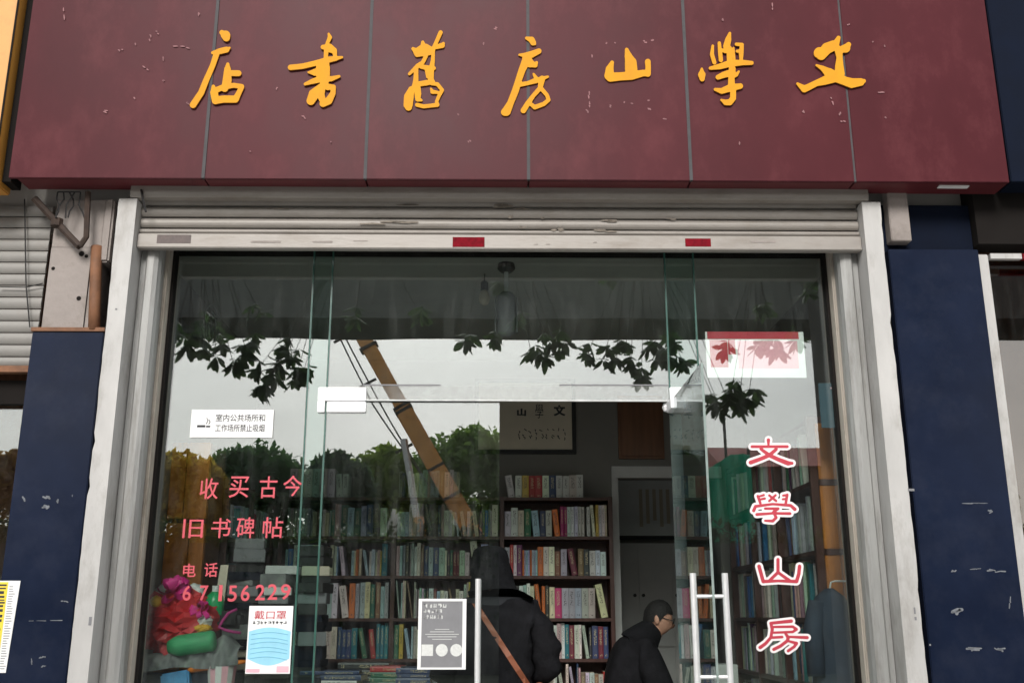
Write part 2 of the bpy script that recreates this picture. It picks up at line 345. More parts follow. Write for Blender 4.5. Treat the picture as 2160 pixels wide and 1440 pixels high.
def film_mat(name, col, dens):
    m = bpy.data.materials.new(name); m.use_nodes = True; t = m.node_tree; t.nodes.clear(); N = t.nodes.new; K = t.links.new
    o = N('ShaderNodeOutputMaterial'); mix = N('ShaderNodeMixShader'); tr = N('ShaderNodeBsdfTransparent'); df = N('ShaderNodeBsdfDiffuse'); df.inputs[0].default_value = (*col, 1)
    tc = N('ShaderNodeTexCoord'); nz = N('ShaderNodeTexNoise'); nz.inputs['Scale'].default_value = 9; nz.inputs['Detail'].default_value = 8; nz.inputs['Roughness'].default_value = .75
    mr = N('ShaderNodeMapRange'); mr.inputs['From Min'].default_value = .3; mr.inputs['From Max'].default_value = .75; mr.inputs['To Max'].default_value = dens
    K(tc.outputs['Object'], nz.inputs['Vector']); K(nz.outputs[0], mr.inputs[0]); K(mr.outputs[0], mix.inputs[0]); K(tr.outputs[0], mix.inputs[1]); K(df.outputs[0], mix.inputs[2]); K(mix.outputs[0], o.inputs[0])
    return m
M['dustfilm'] = film_mat('dust_film', (.72, .72, .70), .32)

M['pane_strip'] = glass_mat('green_strip_pane', (0.78, 0.92, 0.87), 0.13)
M['darktwig'] = pmat('dark_twig', (0.014, 0.011, 0.009), 0.9)

M['door_edge'] = pmat('polished_glass_edge', (0.24, 0.30, 0.28), 0.3, var=0.3, scale=14)
# ================================================================== ground and street surface
b = MB(); b.add([(-300, -400, 0), (300, -400, 0), (300, 200, 0), (-300, 200, 0)], [(0, 1, 2, 3)]); struct(b.build('ground', 'ground'))
b = MB()
b.box(-40, 40, -9.0, -0.02, 0.0, 0.13); struct(b.build('pavement', 'paving'))
b = MB()
for i in range(66): b.box(-40 + i * 1.2, -40 + i * 1.2 + 1.19, -9.16, -9.003, 0.0, 0.145)
struct(b.build('kerb', 'kerb', bevel=0.01))
b = MB(); b.add([(-120, -18, 0.004), (120, -18, 0.004), (120, -9.16, 0.004), (-120, -9.16, 0.004)], [(0, 1, 2, 3)]); struct(b.build('road', 'asphalt'))
b = MB()
for i in range(40): b.add([(-60 + 3 * i, -13.6, 0.008), (-58.4 + 3 * i, -13.6, 0.008), (-58.4 + 3 * i, -13.48, 0.008), (-60 + 3 * i, -13.48, 0.008)], [(0, 1, 2, 3)])
struct(b.build('lane_marking', 'paper'))

# ================================================================== the shop building
bld = top('shop_building', 'plastered shop building carrying the maroon sign and glass shopfront', 'building', (0, 0, 0))
b = MB(); b.box(-9, 9, -0.10, 0.12, 3.42, 7.6); b.box(-9, 9, 0.13, 4.2, 3.56, 3.7)
b.build('upper_wall', 'wall', bld)
b = MB(); b.box(-1.85, 1.85, -0.13, 0.10, 3.372, 3.418); b.build('lintel', 'dark_gap', bld)
for s in (-1, 1):
    b = MB(); b.box(s * 1.72, s * 1.833, -0.095, 0.09, 0.13, 3.37); b.build('jamb', 'jamb', bld, bevel=0.006)
    b = MB()   # C-shaped steel guide with a rounded lip
    xs = [(1.735, -0.17), (1.729, -0.235), (1.738, -0.262), (1.758, -0.272), (1.79, -0.272), (1.80, -0.262), (1.80, -0.248), (1.775, -0.246), (1.765, -0.235), (1.765, -0.17)]
    b.profz([(s * x, y + .073) for x, y in xs], 0.13, 3.36); b.box(s * 1.802, s * 1.832, -0.17, -0.097, 0.13, 3.36)
    b.build('guide_rail', 'rail', bld, fixn=True)
    b = MB(); n = 80; rnd = random.Random(5 + s); wob = 0
    pts = []
    for i in range(n + 1):   # painted plaster edge, chipped outline
        z = 0.13 + (3.535 - 0.13) * i / n; wob = .8 * wob + rnd.uniform(-.0016, .0016); pts.append((1.926 + wob + (rnd.uniform(-.008, 0) if rnd.random() < .10 else 0), z))
    for i in range(n):
        (xo, z0), (x2, z1) = pts[i], pts[i + 1]
        v = [(s * 1.835, -0.30, z0), (s * xo, -0.30, z0), (s * x2, -0.30, z1), (s * 1.835, -0.30, z1), (s * 1.835, -0.02, z0), (s * xo, -0.02, z0), (s * x2, -0.02, z1), (s * 1.835, -0.02, z1)]
        b.add(v, [(0, 1, 2, 3), (1, 5, 6, 2), (4, 0, 3, 7)] + ([(3, 2, 6, 7)] if i == n - 1 else []))
    b.build('white_trim', 'white_trim', bld, fixn=True)
    b = MB(); b.box(s * 1.93, s * 1.965, -0.20, 0.09, 0.13, 3.56); b.build('shadow_gap_strip', 'dark_gap', bld)  # near-black strip in the recess, with the gap's shadow put into its colour
# marks on the white trims
b = MB()
for px, py, ww, hh in ((1915, 1030, 14, 5), (1927, 1280, 5, 14), (1929, 1300, 5, 7), (1960, 1357, 4, 4), (188, 1300, 4, 18), (243, 650, 4, 3)):
    p = at(px, py, -0.302); q = at(px + ww, py + hh, -0.302)
    b = MB(); b.box(p.x, q.x, -0.3015, -0.302, q.z, p.z); b.build('paint_mark', 'greyink', bld)

# left pillar: navy panel below, bare plaster above
pl = top('pillar', 'navy tiled pillar with bare plaster above, left of the shopfront', 'pillar', (-2.12, -0.1, 0.13))
b = MB(); b.box(-2.30, -1.95, -0.25, 0.09, 0.13, 2.852); b.build('navy_panel', 'navy', pl, bevel=0.004)
b = MB(); b.box(-2.305, -1.945, -0.258, 0.09, 2.853, 2.872); b.build('panel_cap', 'copper', pl)
b = MB(); b.box(-2.27, -2.02, -0.225, 0.09, 2.873, 3.56); b.box(-2.27, -2.06, -0.232, -0.2255, 2.873, 3.3); b.build('plaster_face', 'plaster', pl, bevel=0.008)
b = MB(); b.box(-2.02, -1.972, -0.24, 0.05, 3.22, 3.56); b.build('plaster_patch', 'plaster', pl, bevel=0.01)
b = MB(); b.tube([at(178 + (705 - y) * 0.033 + 20, y, -0.235) for y in (697, 640, 580, 520)], 0.028, 10); b.build('brown_pipe', 'copper', pl, smooth=True)
b = MB()
for px, py, r in ((112, 566, 4), (166, 629, 5), (172, 535, 6), (182, 540, 4)):
    p = at(px, py, -0.2335); b = MB(); b.lathe([(r * 0.0024, 0), (r * 0.0024, 0.004)], (p.x, p.y, p.z), 8, axis='y'); b.build('drill_hole', 'dark_gap', pl)
# scuffs on the navy panels
def scuffs(par, spots, y, seed):
    rn = random.Random(seed)
    for px, py, ww, hh in spots:
        bb = MB()
        for k in range(3):
            x = px + rn.uniform(-.5, .5) * ww * 0.6; yy = py + rn.uniform(-.5, .5) * hh * 0.6
            st = [[(x + t * ww * 0.4 * rn.uniform(-1, 1), yy + t * hh * 0.4 * rn.uniform(-1, 1), max(0.7, min(ww, hh) * rn.uniform(0.12, 0.3))) for t in (-1, 0, 1)]]
            stroke_solid(bb, st, y - 0.0012, y - 0.0002, 1.5, 0, 0, 0)
        bb.build('scuff', 'scuff', par)
scuffs(pl, [(50, 1050, 6, 14), (100, 1048, 16, 8), (96, 1068, 12, 10), (120, 1056, 6, 10), (152, 1046, 4, 6), (90, 1385, 18, 5), (92, 1404, 12, 4), (66, 1396, 3, 26), (135, 1268, 20, 5), (90, 1308, 70, 2)], -0.25, 3)
pr = top('pillar', 'plain dark navy tiled pillar right of the shopfront', 'pillar', (2.19, -0.1, 0.13))
b = MB(); b.box(1.967, 2.425, -0.25, 0.09, 0.13, 3.30); b.build('navy_panel', 'navy', pr, bevel=0.004)
b = MB(); b.box(1.967, 2.425, -0.2, 0.09, 3.302, 3.56); b.build('shaded_head', 'navy_dark', pr)  # pillar top in darker matte navy: shade under the sign put into its colour
scuffs(pr, [(2090, 1078, 14, 6), (2012, 1204, 12, 6), (2102, 1203, 30, 6), (2060, 1200, 40, 4), (2040, 1060, 80, 3), (2025, 1288, 30, 12), (2130, 1265, 4, 30), (2050, 1368, 40, 8), (2105, 1368, 30, 8)], -0.25, 4)
b = MB(); p0 = at(1872, 420, -0.27); p1 = at(1924, 508, -0.27); b.box(p0.x, p1.x, -0.27, -0.2, p1.z, p0.z + 0.08)
o = b.build('junction_box', 'plaster', origin=(p0.x, -0.2, p1.z), bevel=0.004); tag(o, 'small cream junction box under the right end of the maroon sign', 'junction box')
b = MB(); b.tube([at(168, 520, -0.30), at(120, 470, -0.26), at(72, 418, -0.30)], 0.018, 6); b.tube([at(168, 520, -0.30), at(182, 500, -0.3), at(186, 405, -0.3)], 0.014, 6); b.lathe([(0.03, -0.02), (0.03, 0.02)], at(120, 470, -0.27), 8)
o = b.build('sign_bracket', 'rust', origin=at(168, 520, -0.24)); tag(o, 'rusty steel bracket under the left end of the maroon sign', 'bracket')
b = MB(); rn = random.Random(11)
for k in range(5):
    p = at(122 + 12 * k, 405, -0.30); pts = [p]
    for t in range(4): pts.append(pts[-1] + Vector((rn.uniform(-.02, .02), rn.uniform(-.01, .01), -0.035)))
    if k: b.tube([at(122 + 12 * (k - 1), 405, -0.30), p], 0.004, 5)
    b.tube(pts, 0.004, 5)
o = b.build('loose_cable', 'black', origin=at(150, 405, -0.3)); tag(o, 'loose black wires hanging under the left end of the sign', 'wire')
b = MB(); b.tube([at(298, 400, -0.32), at(303, 425, -0.325), at(308, 447, -0.325)], 0.006, 5)
o = b.build('cable_end', 'black', origin=at(298, 400, -0.32)); tag(o, 'short black cable end hanging in front of the shutter top', 'wire')

# ================================================================== the maroon sign
SY, SB, SZ0, SZ1 = -0.42, -0.262, 3.593, 4.95
sg = top('shop_sign', 'maroon panelled fascia sign with gold brush characters above the shopfront', 'sign', (0, SY, SZ0))
xl, xr = at(15, 378, SY).x, at(2130, 374, SY).x
edges = [xl] + [at(x, 378, SY).x for x in (428, 770, 1115, 1458, 1805)] + [xr]
rn = random.Random(2)
for i in range(6):
    b = MB(); g = 0.004; dy = rn.uniform(-0.002, 0.002)
    b.box(edges[i] + g, edges[i + 1] - g, SY + dy, SY + 0.02, SZ0, SZ1)
    b.build('panel', 'maroon', sg, bevel=0.003)
for i in range(1, 6):
    b = MB(); b.box(edges[i] - 0.008, edges[i] + 0.008, SY + 0.004 if i > 4 else SY - 0.0035, SY + 0.019, SZ0 + 0.002, SZ1 - 0.002); b.build('joint_strip', 'joint', sg)
for i in range(6):
    z = SZ0 - (0.0 if i else -0.006)
    b = MB(); b.box(edges[i] + 0.005 + (0.03 if i == 0 else 0), edges[i + 1] - 0.004, SY + 0.022, SB, SZ0 + 0.004 + rn.uniform(0, .004), SZ0 + 0.03); b.build('soffit_panel', 'maroon_dark', sg)
b = MB(); b.box(xl + 0.02, xr - 0.02, SY + 0.024, SB, SZ0 + 0.04, SZ1 - 0.02); b.build('frame_box', 'maroon_dark', sg)
b = MB(); st = [[(1985, 382, 2), (2030, 383, 3.2), (2062, 379, 1)]]; p = at(1980, 384, SY + 0.05); q = at(2030, 381, SY + 0.05)
b.box(p.x, q.x + 0.03, SY + 0.045, SY + 0.075, SZ0 - 0.002, SZ0 + 0.0035); b.build('torn_paper', 'paper', sg)
chars = {
 'dian': (390, 50, 5.838, [[(455, 110, 30), (500, 145, 58), (510, 175, 45)], [(340, 360, 18), (430, 340, 36), (510, 322, 36), (550, 300, 14)], [(390, 370, 36), (340, 520, 33), (260, 700, 36), (200, 850, 38), (100, 1000, 40)],
   [(528, 500, 20), (525, 560, 40), (520, 700, 56), (490, 800, 42)], [(560, 610, 36), (660, 612, 36)], [(350, 775, 22), (360, 850, 48), (375, 950, 43)], [(380, 820, 34), (480, 780, 34), (600, 760, 30), (700, 775, 30)], [(700, 780, 30), (655, 870, 34), (625, 930, 40)], [(380, 945, 46), (470, 930, 44), (620, 930, 44)]]),
 'shu': (390, 50, 5.838, [[(1770, 125, 13), (1785, 170, 26), (1750, 250, 20)], [(1700, 290, 28), (1780, 290, 42), (1840, 330, 32), (1850, 400, 24)], [(1740, 330, 28), (1735, 420, 26)], [(1740, 440, 30), (1850, 430, 28), (1935, 415, 14)], [(1780, 320, 36), (1820, 340, 26)],
   [(1300, 540, 33), (1450, 525, 33), (1600, 490, 33), (1750, 450, 36), (1860, 430, 28)], [(1740, 450, 40), (1700, 550, 86), (1700, 620, 86), (1720, 700, 56)], [(1520, 600, 12), (1600, 600, 42), (1680, 590, 66)], [(1480, 745, 18), (1560, 715, 30), (1680, 680, 42), (1800, 680, 32), (1900, 650, 16)],
   [(1720, 690, 56), (1710, 760, 46)], [(1680, 790, 52), (1590, 870, 66), (1550, 950, 52)], [(1760, 780, 40), (1830, 780, 28), (1822, 860, 34), (1770, 950, 46), (1700, 985, 42)], [(1680, 800, 50), (1672, 870, 46), (1690, 930, 42)]]),
 'jiu': (830, 50, 5.838, [[(580, 110, 26), (540, 200, 24), (490, 310, 24)], [(520, 290, 26), (600, 270, 32), (615, 245, 18)], [(240, 310, 20), (290, 350, 46), (360, 310, 52), (400, 290, 40), (480, 330, 32)], [(360, 230, 20), (370, 300, 46)], [(290, 380, 32), (440, 360, 30), (490, 330, 24)],
   [(400, 400, 24), (360, 480, 24), (300, 520, 28), (195, 620, 18)], [(490, 330, 20), (485, 450, 24), (460, 600, 38), (460, 720, 34)], [(340, 530, 26), (420, 545, 30), (500, 550, 22)], [(280, 560, 26), (275, 700, 32), (260, 790, 38)], [(410, 560, 26), (430, 650, 30)], [(300, 745, 30), (400, 730, 34), (480, 715, 30)],
   [(220, 810, 38), (190, 900, 60), (180, 1000, 56), (185, 1030, 43)], [(290, 780, 42), (300, 860, 42), (300, 930, 32), (345, 945, 14)], [(470, 740, 20), (540, 745, 23), (600, 820, 23), (560, 890, 22), (530, 960, 20), (545, 1000, 20)], [(460, 800, 11), (480, 840, 26), (560, 850, 16)], [(290, 1000, 24), (370, 1020, 24), (460, 1010, 24), (540, 1000, 26)]]),
 'fang': (830, 50, 5.838, [[(1640, 180, 20), (1700, 200, 38), (1720, 235, 36), (1740, 250, 18)], [(1550, 385, 13), (1620, 390, 30), (1700, 380, 42), (1790, 340, 33)], [(1640, 430, 55), (1680, 490, 50), (1745, 512, 30), (1762, 480, 18)], [(1640, 440, 52), (1580, 580, 43), (1540, 700, 40), (1500, 830, 43), (1440, 980, 41), (1390, 1080, 56), (1370, 1090, 46)],
   [(1560, 750, 28), (1650, 735, 24), (1760, 700, 34), (1900, 655, 15)], [(1725, 620, 13), (1760, 680, 28)], [(1830, 680, 38), (1810, 770, 32)], [(1800, 800, 28), (1720, 890, 26), (1650, 990, 33), (1600, 1070, 34)], [(1820, 800, 26), (1890, 880, 24), (1910, 940, 24), (1850, 990, 26), (1740, 1030, 28), (1690, 990, 22)]]),
 'shan': (1250, 50, 5.838, [[(240, 480, 24), (210, 560, 48), (205, 640, 60)], [(220, 660, 56), (350, 650, 50), (480, 640, 53), (620, 610, 40), (680, 610, 38)], [(420, 320, 22), (440, 400, 46), (470, 480, 72), (475, 560, 76)], [(680, 470, 35), (685, 540, 33), (680, 620, 36)]]),
 'xue': (1250, 50, 5.838, [[(1480, 275, 16), (1470, 380, 25), (1500, 480, 25)], [(1560, 240, 20), (1570, 350, 25), (1580, 450, 26)], [(1690, 120, 17), (1670, 200, 38), (1650, 280, 42), (1690, 330, 40), (1690, 450, 36)], [(1600, 330, 22), (1640, 340, 26)], [(1770, 255, 20), (1840, 260, 22), (1830, 350, 30), (1830, 440, 22)], [(1735, 300, 13), (1745, 440, 15)], [(1780, 340, 18), (1800, 340, 22)],
   [(1450, 550, 20), (1560, 530, 34), (1700, 490, 42), (1850, 480, 33), (1960, 485, 24)], [(1345, 555, 13), (1345, 630, 46), (1350, 680, 32)], [(1545, 660, 30), (1620, 630, 38), (1720, 600, 43)], [(1800, 590, 13), (1770, 630, 24), (1730, 650, 24)], [(1720, 560, 42), (1710, 650, 37), (1710, 750, 42)], [(1510, 810, 18), (1590, 830, 35), (1700, 790, 46), (1820, 770, 33)], [(1730, 830, 36), (1730, 920, 36), (1690, 970, 36), (1640, 970, 34), (1585, 940, 13)]]),
 'wen': (1660, 50, 9.0, [[(980, 270, 38), (930, 380, 66)], [(620, 560, 110), (650, 600, 92), (760, 470, 106), (880, 420, 98), (960, 470, 60)], [(1000, 500, 58), (1120, 470, 82), (1170, 400, 48)], [(980, 500, 76), (1000, 650, 57), (995, 800, 78), (1000, 950, 96)], [(560, 790, 20), (680, 850, 48), (800, 940, 94), (900, 1000, 96)], [(900, 1010, 106), (720, 1080, 82), (560, 1130, 58), (400, 1210, 62), (330, 1240, 66), (200, 1140, 24)], [(950, 1020, 96), (1100, 1090, 82), (1230, 1130, 92), (1400, 1110, 72), (1460, 1090, 38)]]),
}
for k in ('dian', 'shu', 'jiu', 'fang', 'shan', 'xue', 'wen'):
    ox, oy, sc, st = chars[k]; b = MB()
    stroke_solid(b, conv(st, ox, oy, sc), SY - 0.011, SY - 0.0025, 1.5)
    b.build('character', ['gold', 'gold_side'], sg)
b = MB(); rn = random.Random(21)     # flakes of old glue where earlier letters sat
spots = [(255, 105, 10, 8), (330, 70, 8, 8), (318, 80, 6, 12), (390, 100, 14, 4), (372, 98, 10, 3), (310, 145, 12, 7), (345, 130, 3, 14), (344, 170, 4, 4), (390, 222, 14, 10), (285, 207, 4, 3), (218, 235, 14, 7), (285, 93, 4, 3), (420, 35, 3, 14), (135, 30, 3, 22),
         (585, 187, 4, 4), (640, 245, 10, 8), (1050, 60, 10, 4), (1020, 95, 3, 8), (1278, 90, 5, 4), (1296, 90, 4, 3), (1360, 88, 10, 4), (1376, 85, 6, 4), (1250, 118, 4, 6), (1244, 200, 4, 16), (1246, 222, 5, 14), (1238, 235, 8, 6), (1290, 225, 6, 5), (1315, 217, 5, 4), (1335, 220, 6, 4), (1368, 212, 5, 4), (1370, 228, 5, 7), (1400, 250, 10, 3),
         (965, 243, 4, 5), (1790, 52, 4, 4), (1840, 88, 4, 3), (1866, 97, 3, 3), (1525, 45, 3, 8), (1560, 300, 2, 10), (1755, 210, 5, 18), (1772, 240, 4, 12), (1780, 258, 12, 4), (1850, 195, 26, 2), (1700, 235, 12, 8), (1870, 250, 8, 6), (1630, 15, 2, 14), (700, 300, 4, 3), (990, 300, 5, 6), (530, 320, 6, 4)]
for px, py, ww, hh in spots:
    for k in range(2):
        x = px + rn.uniform(-.5, .5) * ww; y = py + rn.uniform(-.5, .5) * hh
        stroke_solid(b, [[(x - ww * .4 * rn.random(), y - hh * .4 * rn.random(), 0.8), (x, y, 1.5), (x + ww * .4 * rn.random(), y + hh * .4 * rn.random(), 0.7)]], SY - 0.0032, SY - 0.0021, 1.2, 0, 0, 0)
stuff(b.build('glue_residue', 'residue', sg))

# neighbours' signs
ns = top('shop_sign', 'orange fascia sign at the left edge beside the maroon sign', 'sign', (-3.2, SY, SZ0))
b = MB(); b.box(-5.2, xl - 0.055, SY - 0.02, SB, SZ0 - 0.03, SZ1); b.build('panel', 'orange_sign', ns, bevel=0.006)
b = MB(); p = at(12, 200, SY - 0.02); b.box(p.x - 0.008, p.x + 0.002, SY - 0.023, SY - 0.0205, SZ0 - 0.02, SZ1 - 0.01); b.build('seam', 'dark_gap', ns)
b = MB(); b.box(xl - 0.05, xl - 0.006, SY + 0.05, SB, SZ0, SZ1 - 0.05); b.build('gap_filler', 'dark_gap', ns)
ns = top('shop_sign', 'dark navy fascia sign at the right edge beside the maroon sign', 'sign', (3.4, SY, SZ0))
b = MB(); b.box(xr + 0.012, 5.6, SY + 0.015, SB, SZ0 + 0.01, SZ1); b.build('panel', 'navy_dark', ns, bevel=0.004)
b = MB(); b.box(2.43, 5.6, SB + 0.01, -0.12, 3.33, SZ0 + 0.3); b.build('soffit', 'dark_gap', ns)

# ================================================================== roller shutter
sh = top('roller_shutter', 'dusty beige roller shutter pulled up under the maroon sign', 'shutter', (0, -0.22, 3.29))
def slat(z0, z1, yf, x, name='slat', mat='slat', par=None, bulge=0.012):
    pr_ = []
    for i in range(7):
        t = i / 6; pr_.append((yf - bulge * math.sin(math.pi * t) ** 0.7, z0 + (z1 - z0) * t))
    pr_ += [(yf + 0.012, z1), (yf + 0.012, z0)]
    bb = MB(); bb.prof(pr_, -x if not isinstance(x, tuple) else x[0], x if not isinstance(x, tuple) else x[1]); return bb.build(name, mat, par, fixn=True)
zz = [3.372, 3.41, 3.468, 3.53, 3.60]
for i in range(4): slat(zz[i] + 0.002, zz[i + 1] - 0.008, -0.225 + 0.002 * (i % 2), 1.832, par=sh)
b = MB(); b.box(-1.8325, 1.8325, -0.252, -0.205, 3.292, 3.368); b.build('bottom_bar', 'slat', sh, bevel=0.004)
b = MB(); b.prof([(-0.26, 3.60), (-0.312, 3.60), (-0.314, 3.565), (-0.308, 3.541), (-0.262, 3.54)], -1.868, 1.868); b.build('roll_cover', 'slat', sh, fixn=True)
for (px0, px1, py0, py1, mt, nm) in ((955, 1022, 500, 521, 'redtape', 'red_sticker'), (1445, 1500, 503, 520, 'redtape', 'red_sticker'), (332, 402, 495, 513, 'browntape', 'brown_sticker')):
    p = at(px0, py0, -0.253); q = at(px1, py1, -0.253); b = MB(); b.box(p.x, q.x, -0.2535, -0.2524, max(q.z, 3.294), min(p.z, 3.366)); b.build(nm, mt, sh)
    for k in range(5 if mt == 'redtape' else 0):
        pass
b = MB(); rn = random.Random(8)
for px, py, ww, hh in ((810, 470, 90, 8), (1070, 435, 50, 9), (1110, 440, 30, 6), (1075, 458, 14, 6), (1140, 460, 10, 5), (1175, 484, 18, 8), (1290, 466, 36, 7), (1275, 487, 40, 7), (1100, 480, 12, 5), (870, 432, 60, 4), (1420, 462, 20, 4), (600, 440, 50, 3)):
    y = -0.241; b = MB()
    for k in range(3):
        xa = px + rn.uniform(-.5, .5) * ww; ya = py + rn.uniform(-.3, .3) * hh
        stroke_solid(b, [[(xa - ww * .3, ya, 1.0), (xa, ya + rn.uniform(-1, 1), hh * 0.28), (xa + ww * .3, ya, 1.2)]], y, y + 0.0008, 2.0, 0, 0, 0)
    b.build('grime_streak', 'grime', sh)
b = MB()
for px, py, ww, hh in ((560, 510, 60, 6), (680, 510, 40, 5), (1610, 510, 50, 5), (1130, 515, 8, 3), (1155, 515, 8, 3), (1255, 511, 7, 3), (760, 508, 30, 3)):
    b = MB(); stroke_solid(b, [[(px - ww / 2, py, hh * .3), (px + ww / 2, py, hh * .4)]], -0.2533, -0.2524, 1.8, 0, 0, 0); b.build('faded_print', 'plaster', sh)

# ================================================================== glass shopfront
XL, XR = -1.72, 1.72
JL0, JL1, JR0, JR1 = -0.985, -0.885, 0.868, 1.02
ZT, ZD, ZF = 3.371, 2.556, 0.14
gf = top('glass_shopfront', 'frameless green-tinted glass shopfront mirroring sky, trees and a crane', 'shopfront', (0, 0, 0.13))
def pane(par, x0, x1, z0, z1, y=0.0, t=0.005, name='pane', mat='pane'):
    bb = MB(); v = [(x0, y - t, z0), (x1, y - t, z0), (x1, y + t, z0), (x0, y + t, z0), (x0, y - t, z1), (x1, y - t, z1), (x1, y + t, z1), (x0, y + t, z1)]
    bb.add(v, [(0, 1, 5, 4), (2, 3, 7, 6)], 0); bb.add(v, [(0, 3, 2, 1), (4, 5, 6, 7), (1, 2, 6, 5), (3, 0, 4, 7)], 1)
    return bb.build(name, [mat, 'edge'], par)
pane(gf, XL + 0.012, JL0 - 0.002, ZF, ZT); pane(gf, JL0 + 0.002, JL1 - 0.002, ZF, ZT, mat='pane_strip'); pane(gf, JL1 + 0.002, JR0 - 0.002, ZD + 0.012, ZT)
pane(gf, JR0 + 0.002, JR1 - 0.002, ZF, ZT, mat='pane_strip'); pane(gf, JR1 + 0.002, XR - 0.012, ZF, ZT)
for x in (JL0, JL1, JR0, JR1):    # clear silicone joints, greenish
    z0 = ZF; b = MB(); b.box(x - 0.0045, x + 0.0045, -0.0058, 0.012, z0, ZT - 0.002); b.build('glass_joint', 'edge', gf)
for s in (-1, 1): b = MB(); b.box(s * 1.706, s * 1.7195, -0.03, 0.03, ZF, ZT - 0.004); b.build('edge_channel', 'dark_gap', gf)
b = MB(); b.box(JL1 + 0.006, JR0 - 0.006, -0.008, 0.008, ZD + 0.004, ZD + 0.0115); b.build('transom_edge', 'frost', gf)
b = MB(); v = [at(668, 812, -0.0072), at(1440, 812, -0.0072), at(1440, 838, -0.0072), at(668, 838, -0.0072)]; b.add([(JL1 + .01, -.0072, v[0].z), (JR0 - .01, -.0072, v[0].z), (JR0 - .01, -.0072, ZD + .014), (JL1 + .01, -.0072, ZD + .014)], [(3, 2, 1, 0)]); b.build('dust_band', 'dustfilm', gf)
for xa, xb in ((765, 930), (1180, 1410)):
    b = MB(); p = at(xa, 810, -.0072); q = at(xb, 813, -.0072); b.box(p.x, q.x, -.0076, -.0058, q.z, p.z); b.build('seam_line', 'greyink', gf)
def dirt_line(x0, x1, y, nm='wiped_line'):
    p = at(x0, y, -0.0066); q = at(x1, y + 3, -0.0066); bb = MB(); bb.box(p.x, q.x, -0.0066, -0.0058, q.z, p.z); bb.build(nm, 'frost', gf)
b = MB()
for s, xa, xb in ((1, 672, 772), (2, 1412, 1450)):
    p = at(xa, 817, -0.012); q = at(xb, 838, -0.012)
    b = MB(); b.box(p.x, q.x, -0.022, 0.022, ZD + 0.001, p.z); b.build('patch_fitting', 'satin', gf, bevel=0.003)
    if s == 1:
        b = MB(); b.box(p.x, JL1 - 0.005, -0.022, 0.022, ZD - 0.058, ZD + 0.0005); b.build('patch_fitting', 'satin', gf, bevel=0.002)
    else:
        b = MB(); b.box(JR0 + 0.004, q.x, -0.022, 0.022, ZD - 0.058, ZD + 0.0005); b.build('patch_fitting', 'satin', gf, bevel=0.002)
# doors
dl = top('glass_door', 'closed left glass door leaf with a vertical steel pull bar', 'door', (JL1, 0, ZF))
pane(dl, JL1 + 0.004, -0.004, ZF + 0.03, ZD - 0.004, mat='pane_door', name='glass')
p = at(772, 864, 0); b = MB(); b.box(JL1 + 0.006, p.x, -0.021, 0.021, ZD - 0.057, ZD - 0.003); b.build('patch_fitting', 'satin', dl, bevel=0.003)
b = MB(); b.box(JL1 + 0.006, -0.72, -0.021, 0.021, ZF + 0.005, ZF + 0.06); b.build('patch_fitting', 'satin', dl, bevel=0.003)
hx = at(1008, 1300, -0.06).x; hz = at(1008, 1220, -0.06).z
for yy in (-0.065, 0.065):
    b = MB(); b.tube([(hx, yy, hz - 0.95), (hx, yy, hz)], 0.0135, 12); ph_ = b.build('pull_handle', 'steel', dl, smooth=False)
for z in (hz - 0.12, hz - 0.8): b = MB(); b.tube([(hx, -0.06, z), (hx, 0.06, z)], 0.009, 8); b.build('standoff', 'steel', ph_)
# the open leaf stands out towards the street, seen nearly edge-on
dr = top('glass_door', 'open right glass door leaf swung out, seen nearly edge-on with ladder-like pull bars', 'door', (JR0, 0, ZF))
X0 = JR0 - 0.004
bb = MB(); t = 0.005; x0, x1, y0, y1, z0, z1 = X0 - t, X0 + t, -0.865, -0.012, ZF + 0.03, ZD - 0.006
v = [(x0, y0, z0), (x1, y0, z0), (x1, y1, z0), (x0, y1, z0), (x0, y0, z1), (x1, y0, z1), (x1, y1, z1), (x0, y1, z1)]
bb.add(v, [(3, 0, 4, 7), (1, 2, 6, 5)], 0); bb.add(v, [(0, 3, 2, 1), (4, 5, 6, 7)], 1); bb.add(v, [(0, 1, 5, 4), (2, 3, 7, 6)], 2)
bb.build('glass', ['pane_door', 'edge', 'door_edge'], dr)
b = MB(); b.box(X0 - 0.02, X0 + 0.02, -0.16, -0.026, ZD - 0.06, ZD - 0.004); b.build('patch_fitting', 'satin', dr, bevel=0.003)
yh = -0.79; zt = at(1465, 1208, yh).z
for s in (-1, 1):
    b = MB(); b.tube([(X0 + s * 0.066, yh, zt - 0.95), (X0 + s * 0.066, yh, zt)], 0.0135, 12); ph_ = b.build('pull_handle', 'steel', dr)
for z in (at(1500, 1257, yh).z, at(1500, 1427, yh).z, zt - 0.8):
    b = MB(); b.tube([(X0 - 0.066, yh, z), (X0 + 0.066, yh, z)], 0.008, 8); b.build('standoff', 'steel', ph_)
b = MB(); b.lathe([(0.02, -0.02), (0.028, 0), (0.02, 0.02)], (at(1408, 845, 0.02).x, 0.03, ZD - 0.02), 10); b.build('stop_knob', 'satin', gf)

